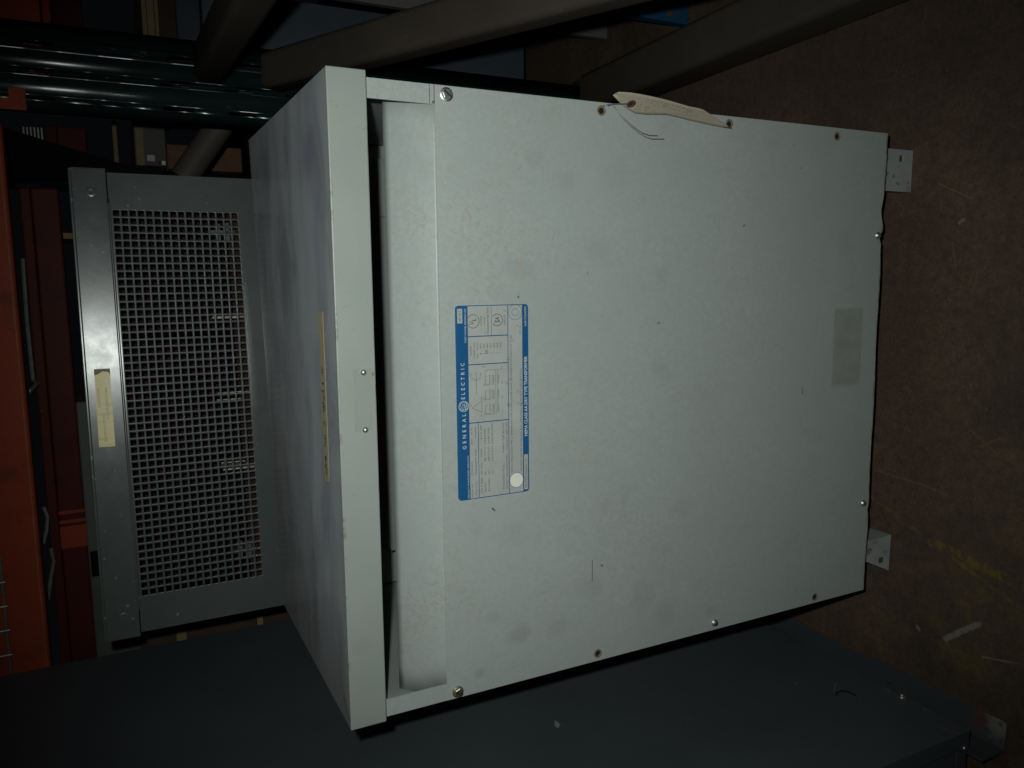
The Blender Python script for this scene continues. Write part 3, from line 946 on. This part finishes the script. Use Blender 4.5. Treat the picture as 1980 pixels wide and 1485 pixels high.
# flat margins round the grille
GX0, GX1, GZ0, GZ1 = -.3175, .3175, 1.0135, 1.2085
bm = bmesh.new()
box(bm, GX1, .3755, 0, .0018, .12, 1.212); box(bm, -.3755, GX0, 0, .0018, .12, 1.212)
box(bm, GX0 + .00001, GX1 - .00001, .0001, .0018, .12, GZ0)
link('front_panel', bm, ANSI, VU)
NX_, NZ_ = 51, 16
px_, pz_ = (GX1 - GX0) / NX_, (GZ1 - GZ0) / NZ_
bar, cham = .0028, .0005
bm = bmesh.new()
def ring4(i, j, b, y):
    x0, x1 = GX0 + i * px_ + b / 2, GX0 + (i + 1) * px_ - b / 2
    z0, z1 = GZ0 + j * pz_ + b / 2, GZ0 + (j + 1) * pz_ - b / 2
    c = (x1 - x0) * .10
    return [bm.verts.new((x, y, z)) for x, z in ((x0 + c, z0), (x1 - c, z0), (x1, z0 + c), (x1, z1 - c), (x1 - c, z1), (x0 + c, z1), (x0, z1 - c), (x0, z0 + c))]
for j in range(NZ_):
    for i in range(NX_):
        cell = [bm.verts.new((x, .0002, z)) for x, z in ((GX0 + i * px_, GZ0 + j * pz_), (GX0 + (i + 1) * px_, GZ0 + j * pz_), (GX0 + (i + 1) * px_, GZ0 + (j + 1) * pz_), (GX0 + i * px_, GZ0 + (j + 1) * pz_))]
        a, b, c = ring4(i, j, bar, .0002), ring4(i, j, bar + cham * 1.3, .0002 + cham), ring4(i, j, bar + cham * 1.3, .0022)
        for q in range(4):
            bm.faces.new((cell[q], cell[(q + 1) % 4], a[(2 * q + 1) % 8], a[2 * q]))
            bm.faces.new((cell[(q + 1) % 4], a[(2 * q + 2) % 8], a[(2 * q + 1) % 8]))
        for k in range(8):
            l = (k + 1) % 8
            bm.faces.new((a[k], a[l], b[l], b[k])); bm.faces.new((b[k], b[l], c[l], c[k]))
bmesh.ops.remove_doubles(bm, verts=bm.verts, dist=.00005)
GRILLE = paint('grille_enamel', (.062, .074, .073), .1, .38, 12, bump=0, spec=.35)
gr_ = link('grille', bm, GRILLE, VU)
for p_ in gr_.data.polygons: p_.use_smooth = True
gr_.data.set_sharp_from_angle(angle=math.radians(70))
bm = bmesh.new(); box(bm, GX0, GX1, .0003, .002, GZ1, GZ1 + .0035); link('grille_edge', bm, ANSI, VU)
for s in (-1, 1):
    bm = bmesh.new(); box(bm, s * .3745 - .001, s * .3745 + .001, .003, .43, .05, 1.212)
    link('side_panel', bm, ANSI, VU)
bm = bmesh.new(); box(bm, -.372, .372, .428, .43, .05, 1.21)
link('back_panel', bm, ANSI, VU)
for k in range(3):
    bm = bmesh.new()
    box(bm, -.343 + k * .229, -.116 + k * .229, .135, .36, .35, 1.211, .004, 2)
    link('coil', bm, MAROON, VU)
bm = bmesh.new(); box(bm, -.345, .345, .052, .120, .96, 1.026, .002)
link('insulating_board', bm, BROWNBOARD, VU)
for k, x in enumerate((.142, .005, -.127)):
    bm = bmesh.new()
    box(bm, x - .0035, x + .0035, .045, .100, 1.018, 1.062, .001)
    tube(bm, [(x + .001, .05, 1.022), (x, .042, 1.018), (x, .043, .99)], .0032, 8)
    lg = link('lead', bm, LUGM, VU)
    bm = bmesh.new()
    tube(bm, [(x + (-.010 if k == 1 else .010) * (1 if k else -1), .047, 1.024), (x + (-.010 if k == 1 else .010) * (1 if k else -1), .050, 1.064)], .0012, 6)
    link('lead_wire', bm, LUGM, lg)
# dark lugs near the grille's lower corners
for x in (.285, -.27):
    bm = bmesh.new()
    for q in range(2): box(bm, x - .016, x + .016, .012 + q * .01, .018 + q * .01, 1.028 + q * .014, 1.036 + q * .014)
    box(bm, x - .003, x + .003, .012, .05, 1.02, 1.06)
    link('terminal_lug', bm, ANSI, VU)
# small fixing slot and dimples on the face
bm = bmesh.new(); box(bm, .326, .333, -.0072, -.0062, 1.2115, 1.2145)
link('notch', bm, DARK, VU)
bm = bmesh.new()
for x in (.343, -.345):
    bm = bmesh.new(); lathe_y(bm, [(.008, -.0061), (.006, -.0066), (.0035, -.0063), (0, -.0062)], x, 1.236, 18)
    link('dimple', bm, ANSI, VU, True)

# ------------------------------------------------------------------ slate cabinet on the left
CX = -.558
CB = thing('cabinet', 'tall slate blue metal cabinet standing left of the pale transformer', 'cabinet', (-.9, .28, 0))
def make_skid():
    g = G('rust_worn_slate_enamel')
    x, y, z = g.sep()
    col = g.mix(g.map(g.noise(8, 4), .3, .7), (.048, .060, .070), (.060, .073, .084))
    fr = g.map(x, -.60, -.565)
    wear = g.math('MULTIPLY', g.map(g.noise(30, 4, .6), .42, .56), g.over(g.map(y, -.12, -.165), g.map(x, -.5545, -.5525)))
    col = g.mix(g.math('MULTIPLY', wear, fr), col, (.15, .065, .035))
    pale = g.math('MULTIPLY', g.map(g.noise(38, 3, .6, g.vec(loc=(1, 4, 2))), .44, .52), g.map(y, -.155, -.175))
    col = g.mix(g.math('MULTIPLY', g.math('MULTIPLY', pale, fr), .8), col, (.24, .245, .23))
    return g.out(col, .55, 0, .4)
SKID = make_skid()
def cbm(): return bmesh.new()
def clink(n, bm, mt, par=None, smooth=False):
    bmesh.ops.translate(bm, verts=bm.verts, vec=-Vector((-.9, .28, 0)) if par is None else (0, 0, 0))
    return link(n, bm, mt, par or CB, smooth)
# material uses world-like coordinates, so give the cabinet parts object coordinates equal to the world
CB.location = (0, 0, 0)
def clink(n, bm, mt, par=None, smooth=False): return link(n, bm, mt, par or CB, smooth)
bm = cbm(); box(bm, CX - .03, CX, -.172, .757, .058, 1.95, .0022, 2)
side = clink('side_panel', bm, SLATE)
bm = cbm(); box(bm, -1.25, CX - .0305, -.1695, -.167, .060, 1.95, .001)
clink('front_panel', bm, SLATE)
bm = cbm(); box(bm, -1.25, CX - .031, .71, .757, .06, 1.95); box(bm, -1.25, -1.22, -.16, .709, .06, 1.95)
clink('back_panel', bm, SLATE)
# angle-iron skids under the body, sticking out in front
for xa in (-.599, -1.20):
    bm = cbm()
    box(bm, xa - .0032, xa, -.194, .755, .001, .0575, .0006); box(bm, xa + .0002, xa + .0475, -.1945, .755, .001, .0042, .0006)
    clink('skid', bm, SKID)
bm = cbm(); box(bm, -1.24, CX - .032, -.165, .70, .0605, .064)
clink('bottom_plate', bm, SLATE)
def cscrew(p, axis, R=.0055):
    bm = cbm()
    if axis == 'x':
        lathe_y(bm, [(R * 1.2, 0), (R * 1.1, -.0018), (R * .8, -.003), (R * .7, -.005), (0, -.0058)], 0, 0, 12)
        bmesh.ops.rotate(bm, verts=bm.verts, matrix=Matrix.Rotation(math.pi / 2, 3, 'Z'))
    else:
        lathe_y(bm, [(R * 1.2, 0), (R * 1.1, -.0018), (R * .8, -.003), (R * .7, -.005), (0, -.0058)], 0, 0, 12)
    bmesh.ops.translate(bm, verts=bm.verts, vec=p)
    return clink('screw', bm, ZINC, None, True)
cscrew(bp(1744, 1347, 'x', CX), 'x'); cscrew(Vector((bp(1869, 1445, 'y', -.172).x, -.1697, .071)), 'y', .006)
bm = cbm(); lathe_y(bm, [(.0042, -.0004), (.003, -.0006), (0, -.0006)], 0, 0, 14)
bmesh.ops.rotate(bm, verts=bm.verts, matrix=Matrix.Rotation(math.pi / 2, 3, 'Z')); bmesh.ops.translate(bm, verts=bm.verts, vec=bp(1717, 1318, 'x', CX))
clink('screw_hole', bm, RUST)
# thin black wire loop poking out of the side
bm = cbm()
q = [(1617, 1345), (1618, 1339), (1626, 1336), (1637, 1337), (1648, 1341), (1656, 1346)]
tube(bm, [bp(a, b, 'x', CX + o) for (a, b), o in zip(q, (0, .004, .006, .006, .004, 0))], .0011, 6)
clink('wire_loop', bm, BLACK, None, True)
bm = cbm()
cc = bp(1078, 1401, 'x', CX)
vs = [bm.verts.new(cc + Vector((.0006, a, b))) for a, b in ((-.009, .004), (-.004, -.003), (.006, -.004), (.012, -.002), (.005, .003), (-.002, .006))]
f = bm.faces.new(vs); ex = bmesh.ops.extrude_face_region(bm, geom=[f])
for v in ex['geom']:
    if isinstance(v, bmesh.types.BMVert): v.co.x -= .0005
CHIP = paint('pale_paint_drip', (.30, .30, .27), .1, .6, 30)
clink('paint_drip', bm, CHIP)

# ------------------------------------------------------------------ green slotted posts
def post(name, label, pts, z0, z1, slots, par=None):
    """pts: plan points of the bent sheet; slots: per strip, (half width fraction, phase, period, length) or None"""
    o = thing(name, label, 'rack post', (pts[0][0], pts[0][1], 0), 0, 'green slotted rack posts')
    bm = bmesh.new()
    off = Vector((pts[0][0], pts[0][1], 0))
    for k, (p, q) in enumerate(zip(pts, pts[1:])):
        p = Vector((*p, 0)) - off; q = Vector((*q, 0)) - off
        sl = slots[k]
        us = [0, 1]
        zz = [z0, z1]
        if sl:
            us = [0, .5 - sl[0], .5 + sl[0], 1]
            zz = [z0]; z = z0 + sl[1]
            while z + sl[3] < z1:
                zz += [z, z + sl[3]]; z += sl[2]
            zz.append(z1)
        g = [[bm.verts.new(p + (q - p) * u + Vector((0, 0, z))) for u in us] for z in zz]
        for j in range(len(zz) - 1):
            for i in range(len(us) - 1):
                if sl and i == 1 and j % 2 == 1: continue
                bm.faces.new((g[j][i], g[j][i + 1], g[j + 1][i + 1], g[j + 1][i]))
    bmesh.ops.remove_doubles(bm, verts=bm.verts, dist=.00005)
    s = link('slotted_sheet', bm, GREEN, o)
    for p_ in s.data.polygons: p_.use_smooth = True
    s.data.set_sharp_from_angle(angle=math.radians(32))
    md = s.modifiers.new('sheet', 'SOLIDIFY'); md.thickness = .0022; md.offset = 0
    bm = bmesh.new()
    xs_ = [p[0] - off.x for p in pts]; ys_ = [p[1] - off.y for p in pts]
    box(bm, min(xs_) - .02, max(xs_) + .02, min(ys_) - .02, max(ys_) + .05, .001, .006)
    link('foot_plate', bm, GREEN, o)
    return o
def plan(lst):
    out = []
    for yy, py in lst:
        p = bp(240, py, 'y', yy); out.append((p.x, p.y))
    return out
def rounded(pts, idx, r, n=7):
    """round the corner idx of a plan polyline"""
    p0, p1, p2 = (Vector(pts[i]) for i in (idx - 1, idx, idx + 1))
    a = p1 + (p0 - p1).normalized() * r; b = p1 + (p2 - p1).normalized() * r
    arcp = []
    for i in range(n + 1):
        t = i / n
        q = a * (1 - t) ** 2 + p1 * 2 * t * (1 - t) + b * t * t
        arcp.append((q.x, q.y))
    return pts[:idx] + arcp + pts[idx + 1:]
def make_post(name, label, lst, slotdef):
    pts = plan(lst)
    pts2 = rounded(pts, 2, .017, 9)
    n_arc = 10
    slots = [None, slotdef[0]] + [None] * (n_arc - 1) + [slotdef[1]] + ([None] * (len(pts2) - 1 - 2 - (n_arc - 1) - 1))
    slots = slots[:len(pts2) - 1]
    return post(name, label, pts2, 0, 2.6, slots)
make_post('slotted_post', 'rear dark green slotted rack post with orange showing through its slots',
          [(1.075, 63), (1.050, 89), (1.03, 129), (1.043, 156)], ((.17, .055, .1365, .062), (.3, .055, .1365, .062)))
make_post('slotted_post', 'front dark green slotted rack post nearest the pale hood corner',
          [(.885, 231), (.860, 212), (.845, 177), (.858, 151)], ((.20, .085, .12, .055), (.22, .09, .12, .055)))
pp = [(1.40, 368), (1.37, 352), (1.35, 340), (1.38, 322)]
pts = [(bp(75, b, 'y', a).x, a) for a, b in pp]
post('slotted_post', 'dark slotted rack post behind the grille case right edge', pts, 0, 2.6, [(.2, .05, .13, .05), None, (.2, .05, .13, .05)])
# black diagonal plate and strut between front and rear posts
bm = bmesh.new()
q = [bp(5, 246, 'y', 1.10), bp(232, 316, 'y', 1.10), bp(335, 342, 'y', 1.10), bp(20, 345, 'y', 1.10)]
c = sum(q, Vector()) / 4
pl = [(a.x - c.x, a.z - c.z) for a in q]
prism(bm, pl, -.003, .003)
o = link('gusset_plate', bm, BLACK); o.location = c
tag(o, 'black triangular steel plate beside the front green post', 'plate')
bm = bmesh.new()
P, Q = bp(354, 345, 'y', 1.14), bp(428, 238, 'y', 1.12)
d = (P - Q).normalized()
tube(bm, [Q * 0, P - Q], .030, 20)
o = link('brown_brace', bm, BROWN, None, True); o.location = Q
tag(o, 'short brown tube slanting out behind the front green post', 'tube')

def rtube(bm, pts, wx, hz, r):
    """rounded rectangular tube; section spanned by world x (width) and the normal to it"""
    pts = [Vector(p) for p in pts]
    t = (pts[-1] - pts[0]).normalized()
    n = (Vector((1, 0, 0)) - t * t.x).normalized(); b = n.cross(t).normalized()
    sec = rrect(-wx / 2, wx / 2, -hz / 2, hz / 2, r, 8)
    rings = []
    for i, p in enumerate(pts):
        k = .96 if i == 0 else 1
        rings.append([bm.verts.new(p + n * u * k + b * v * k) for u, v in sec])
    N_ = len(sec)
    for a, c in zip(rings, rings[1:]):
        for k in range(N_): bm.faces.new((a[k], a[(k + 1) % N_], c[(k + 1) % N_], c[k]))
    bm.faces.new(rings[0]); bm.faces.new(list(reversed(rings[-1])))
# ------------------------------------------------------------------ brown tubes on the right
def brown(label, a, b, wx, hz, r):
    a, b = Vector(a), Vector(b)
    d = (b - a).normalized()
    bm = bmesh.new()
    rtube(bm, [Vector(), d * .004, b - a, b - a + d * .35], wx, hz, r)
    o = link('brown_tube', bm, BROWN, None, True); o.location = a
    tag(o, label, 'tube', 'brown steel tubes reaching in from the right')
    return o
brown('topmost brown tube with its flat end against the green posts', bp(404, 122, 'x', .600), bp(482, -20, 'x', .600), .074, .060, .014)
brown('middle brown tube, ending just above the pale hood corner', bp(527, 139, 'x', .605), bp(1037, 0, 'x', .600), .076, .058, .014)
brown('lowest brown tube, lying along the floor beside the tag', (.624, .93, .052), (.648, .05, .052), .096, .098, .016)

# ------------------------------------------------------------------ things in the dark behind, right
Y = 1.40
LK = thing('locker', 'blue grey steel locker standing in the dark behind the brown tubes', 'cabinet', (.82, Y, 0))
bm = bmesh.new(); box(bm, -.20, .085, 0, .45, .012, .955, .003); link('body', bm, BLUEGREY, LK)
bm = bmesh.new(); box(bm, -.20, .085, -.002, .45, .960, 1.018, .003); link('top_tray', bm, DBLUE, LK)
bm = bmesh.new(); box(bm, -.19, .075, .01, .44, 0.001, .011); link('plinth', bm, BLACK, LK)
BX = thing('fibreboard_stack', 'tan fibreboard sheets laid on top of the dark locker', 'boards', (.82, Y - .01, 1.02))
zz_ = lambda px: bp(px, 30, 'y', Y - .01).z - 1.02
for k, (pa, pb, mm) in enumerate(((306, 299, TAN), (298, 284, TAN), (283, 274, TAN))):
    bm = bmesh.new(); box(bm, bp(290, 205, 'y', Y).x - .82, .14, -.003 + .002 * (k % 2), .40, zz_(pa), zz_(pb), .001); link('board', bm, mm, BX)
bm = bmesh.new(); box(bm, bp(290, 205, 'y', Y).x - .81, .15, .01, .42, -.0015, zz_(306.6), .002); link('carton', bm, DULLCARD, BX)
GP = bp(1075, 60, 'y', .95)
bm = bmesh.new(); box(bm, 0, .30, 0, .022, 0.001, 1.25, .003)
o = link('grey_sheet', bm, PALEGREY); o.location = (GP.x, .95, 0)
tag(o, 'dusty grey steel sheet standing between the locker and blue sheet', 'sheet')
BP_ = bp(1180, 22, 'y', .62)
BC = thing('blue_sheet', 'bright blue metal sheet with one bolt behind the lowest brown tube', 'sheet', (BP_.x, .62, 0))
bm = bmesh.new(); box(bm, 0, .45, 0, .025, 0.002, .50, .003); link('plate', bm, BLUE, BC)
bm = bmesh.new()
p = bp(1353, 28, 'y', .62)
lathe_y(bm, [(.008, -.0005), (.0075, -.004), (0, -.0048)], .016, .055, 6); link('bolt', bm, RUST, BC)

# ------------------------------------------------------------------ between the green posts and the grille case
def simple(name, label, cat, mat, px, y, depth=.25, bev=.003):
    """a box whose front face spans the two pixel corners px at depth y"""
    P, Q = bp(*px[0], 'y', y), bp(*px[1], 'y', y)
    x0, x1 = sorted((P.x, Q.x)); z0, z1 = sorted((P.z, Q.z))
    o = thing(name, label, cat, ((x0 + x1) / 2, y, z0))
    hx = (x1 - x0) / 2
    bm = bmesh.new(); box(bm, -hx, hx, 0, depth, 0, z1 - z0, bev)
    link('body', bm, mat, o)
    return o, hx, z1 - z0
SHY = 1.50
o, hx, hh = simple('grey_carton', 'grey carton with white shipping stickers right of the grille case', 'box', GREYBOX, ((256, 225), (323, 322)), SHY)
bm = bmesh.new(); box(bm, -hx + .012, -hx + .028, -.001, -.0003, hh * .38, hh * .62); link('sticker', bm, PSILVER, o)
bm = bmesh.new(); box(bm, -hx + .004, -hx + .014, -.001, -.0003, hh * .05, hh * .16); link('sticker', bm, SEAL, o)
bm = bmesh.new(); box(bm, -hx + .004, -hx + .014, -.001, -.0003, hh * .20, hh * .26); link('sticker', bm, RED, o)
bm = bmesh.new(); box(bm, -hx, hx, -.0012, -.0004, hh - .022, hh - .004); link('packing_tape', bm, TAN, o)
o, hx, hh = simple('cardboard_box', 'plain brown cardboard box right of the pale hood', 'box', CARD, ((322, 278), (478, 334)), 1.56)
bm = bmesh.new(); box(bm, -hx + .002, hx - .002, -.001, -.0003, hh * .44, hh * .47); link('seam', bm, TAN, o)
bm = bmesh.new(); box(bm, -hx - .004, hx + .004, -.004, .25, hh + .0005, hh + .004); link('flap', bm, DULLCARD, o)
o, hx, hh = simple('timber_offcut', 'tan upright board between the front green post and grey carton', 'board', TAN, ((215, 232), (231, 322)), 1.48, .10)
o, hx, hh = simple('red_carton', 'dull red carton above the black triangular plate', 'box', RED, ((86, 242), (170, 312)), 1.55)
bm = bmesh.new(); box(bm, -hx, hx, -.002, -.0003, hh * .70, hh * .735); link('seam', bm, BLACK, o)
FN = thing('finned_part', 'small grey finned metal block beside the dull red carton', 'block', bp(62, 262, 'y', 1.45))
for k in range(6):
    bm = bmesh.new()
    q = bp(46 + k * 7, 258, 'y', 1.45) - FN.location
    box(bm, -.032, .020, 0, .05, q.z - .0018, q.z + .0018); fo_ = link('fin', bm, WIRE, FN)
# a brace bar the brown box and carton sit on
bm = bmesh.new()
P, Q = bp(205, 340, 'y', 1.42), bp(482, 345, 'y', 1.42)
box(bm, -.07, .45, 0, .5, -.03, -.001, .002)
o = link('shelf_board', bm, BLACK); o.location = (P.x, 1.45, bp(480, 338, 'y', 1.45).z)
tag(o, 'black shelf board under the brown cardboard box', 'shelf')

# ------------------------------------------------------------------ orange racking above
OB = thing('orange_rack_beam', 'bright orange rack beam across the top with a yellow chipped edge', 'rack beam', (0, .85, 1.37))
P = bp(20, 420, 'y', .85); Q = bp(100, 1310, 'y', .85)
zb = (P.z + Q.z) / 2 - 1.37
xr = bp(2, 235, 'y', .85).x
bm = bmesh.new(); box(bm, -1.4, xr, 0, .045, zb, zb + .125, .006, 3); link('beam', bm, ORANGE, OB)
bm = bmesh.new(); box(bm, -1.4, xr - .01, -.0012, -.0004, zb + .006, zb + .0075); link('chipped_edge', bm, YELLOWEDGE, OB)
bm = bmesh.new()
p1, p2 = bp(0, 176, 'y', .84), bp(53, 216, 'y', .84)
z0, z1 = p2.z - 1.37, p1.z - 1.37 + .16
x0, x1 = p2.x, bp(20, 176, 'y', .84).x
pr = [(x0, z0), (x1 + .004, z0), (x1 + .004, z0 + .026), (x1 - .014, z0 + .026), (x1 - .014, z1), (x0, z1)]
prism(bm, pr, -.022, -.018); link('end_connector', bm, ORANGE, OB)
# the same level goes on to the right, seen beyond the posts
bm = bmesh.new()
P = bp(76, 5, 'y', 1.3)
box(bm, bp(60, 190, 'y', 1.3).x - bp(60, 34, 'y', 1.3).x, .8, 0, .05, 0, .13, .004)
o = link('orange_side_beam', bm, ORANGE); o.location = (bp(60, 34, 'y', 1.3).x, 1.3, P.z)
tag(o, 'orange rack beam continuing at the upper right behind the posts', 'rack beam')
bm = bmesh.new(); P = bp(96, 5, 'y', 1.5); box(bm, bp(60, 190, 'y', 1.5).x - bp(60, 42, 'y', 1.5).x, .8, 0, .05, 0, .022, .003)
o = link('orange_rail', bm, ORANGE); o.location = (bp(90, 42, 'y', 1.5).x, 1.5, P.z)
tag(o, 'narrow orange rail just under the upper right beam', 'rail')
bm = bmesh.new(); P = bp(158, 10, 'y', 1.7); box(bm, 0, .8, 0, .08, 0, .075, .004)
o = link('dark_red_beam', bm, RED); o.location = (bp(130, 50, 'y', 1.7).x, 1.7, P.z)
tag(o, 'dark red beam deep in the gap at the upper right', 'rack beam')
# dull red beam behind
RB = thing('red_rack_beam', 'dull red rack beam behind the orange one, above the grille case', 'rack beam', (0, 1.10, 1.30))
zb = bp(112, 365, 'y', 1.10).z - 1.30; zt2 = bp(46, 365, 'y', 1.10).z - 1.30
bm = bmesh.new()
box(bm, -1.5, .352, 0, .04, zb, zb + (zt2 - zb) * .82, .004, 2)
box(bm, -1.5, .352, .006, .04, zb + (zt2 - zb) * .84, zt2 + .01, .003, 2)
link('beam', bm, RED, RB)
for ya, yb in ((985, 992), (1003, 1010), (1015, 1058)):
    bm = bmesh.new()
    x0, x1 = bp(140, yb, 'y', 1.10).x, bp(140, ya, 'y', 1.10).x
    box(bm, x0, x1, -.006, -.0005, zb - .001, zb + (zt2 - zb) * .82, .001); link('sleeve', bm, ORANGE, RB)
# bent wire ends hooked over the red beam
def hook(px):
    bm = bmesh.new(); tube(bm, [bp(a, b, 'y', c) for a, b, c in px], .0042, 8)
    root = bp(*px[0][:2], 'y', px[0][2])
    bmesh.ops.translate(bm, verts=bm.verts, vec=-root)
    o = link('wire_hook', bm, WIRE, None, True); o.location = root
    return o
tag(hook([(44, 500, 1.06), (52, 620, 1.06), (64, 735, 1.06), (72, 742, 1.05), (58, 755, 1.03), (54, 762, 1.03)]), 'longest bent wire rod hanging along the red beam above the taped rail', 'wire rod', 'bent rods on the red beam')
tag(hook([(84, 980, 1.06), (92, 1000, 1.06), (90, 1025, 1.05), (84, 1050, 1.05)]), 'short bent wire rod beside the orange sleeve on the red beam', 'wire rod', 'bent rods on the red beam')
tag(hook([(98, 1060, 1.06), (104, 1085, 1.06), (98, 1120, 1.05), (93, 1160, 1.05)]), 'bent wire rod left of the orange sleeve on the red beam', 'wire rod', 'bent rods on the red beam')
bm = bmesh.new()
x0, x1 = bp(128, 462, 'y', 1.2).x, bp(128, 450, 'y', 1.2).x
P = bp(142, 456, 'y', 1.2); Q = bp(116, 456, 'y', 1.2)
box(bm, x0 - x0, x1 - x0, 0, .25, 0, Q.z - P.z, .001)
o = link('yellow_strip', bm, YELLOWEDGE); o.location = (x0, 1.2, P.z)
tag(o, 'short yellow strip between the red beam and the grille case', 'strip')
# wire deck hanging over the orange beam
WD = thing('wire_deck', 'galvanised wire mesh edge hanging over the orange beam at top left', 'mesh', bp(10, 1190, 'y', .84))
W0 = WD.location.copy()
a, b = bp(2, 1075, 'y', .842) - W0, bp(19, 1312, 'y', .842) - W0
zlow = (a.z + b.z) / 2
bm = bmesh.new(); tube(bm, [(b.x - .3, 0, zlow), (a.x + .01, 0, zlow)], .0028, 8); link('edge_wire', bm, WIRE, WD, True)
for py in (1125, 1172, 1219, 1267, 1315):
    xx = bp(8, py, 'y', .838).x - W0.x
    bm = bmesh.new(); tube(bm, [(xx, -.005, zlow - .006), (xx, -.005, zlow + .16)], .0026, 8); link('cross_wire', bm, WIRE, WD, True)

# ------------------------------------------------------------------ in the dark between cabinet and grille case
o, hx, hh = simple('plain_grey_case', 'plain dull grey case just behind and left of the grille case', 'case', DULLGREY, ((146, 778), (420, 1400)), .985, .20)
bm = bmesh.new()
P = bp(178, 1066, 'y', .985) - o.location; Q = bp(200, 1112, 'y', .985) - o.location
box(bm, Q.x, P.x, -.0012, -.0003, min(P.z, Q.z) - .03, max(P.z, Q.z) + .004); link('dark_slot', bm, BLACK, o)
CBX = thing('taped_carton', 'brown carton with two tan tape strips beside the slate cabinet', 'box', (-.56, .92, .55))
bm = bmesh.new(); box(bm, -.13, .03, 0, .05, 0, .66, .003); link('body', bm, DULLCARD, CBX)
for pa, pb in (((340, 1205), (359, 1205)), ((497, 1195), (508, 1195))):
    P, Q = bp(*pa, 'y', .92) - CBX.location, bp(*pb, 'y', .92) - CBX.location
    bm = bmesh.new(); box(bm, -.12, .029, -.0012, -.0003, Q.z, P.z); link('packing_tape', bm, TAN, CBX)
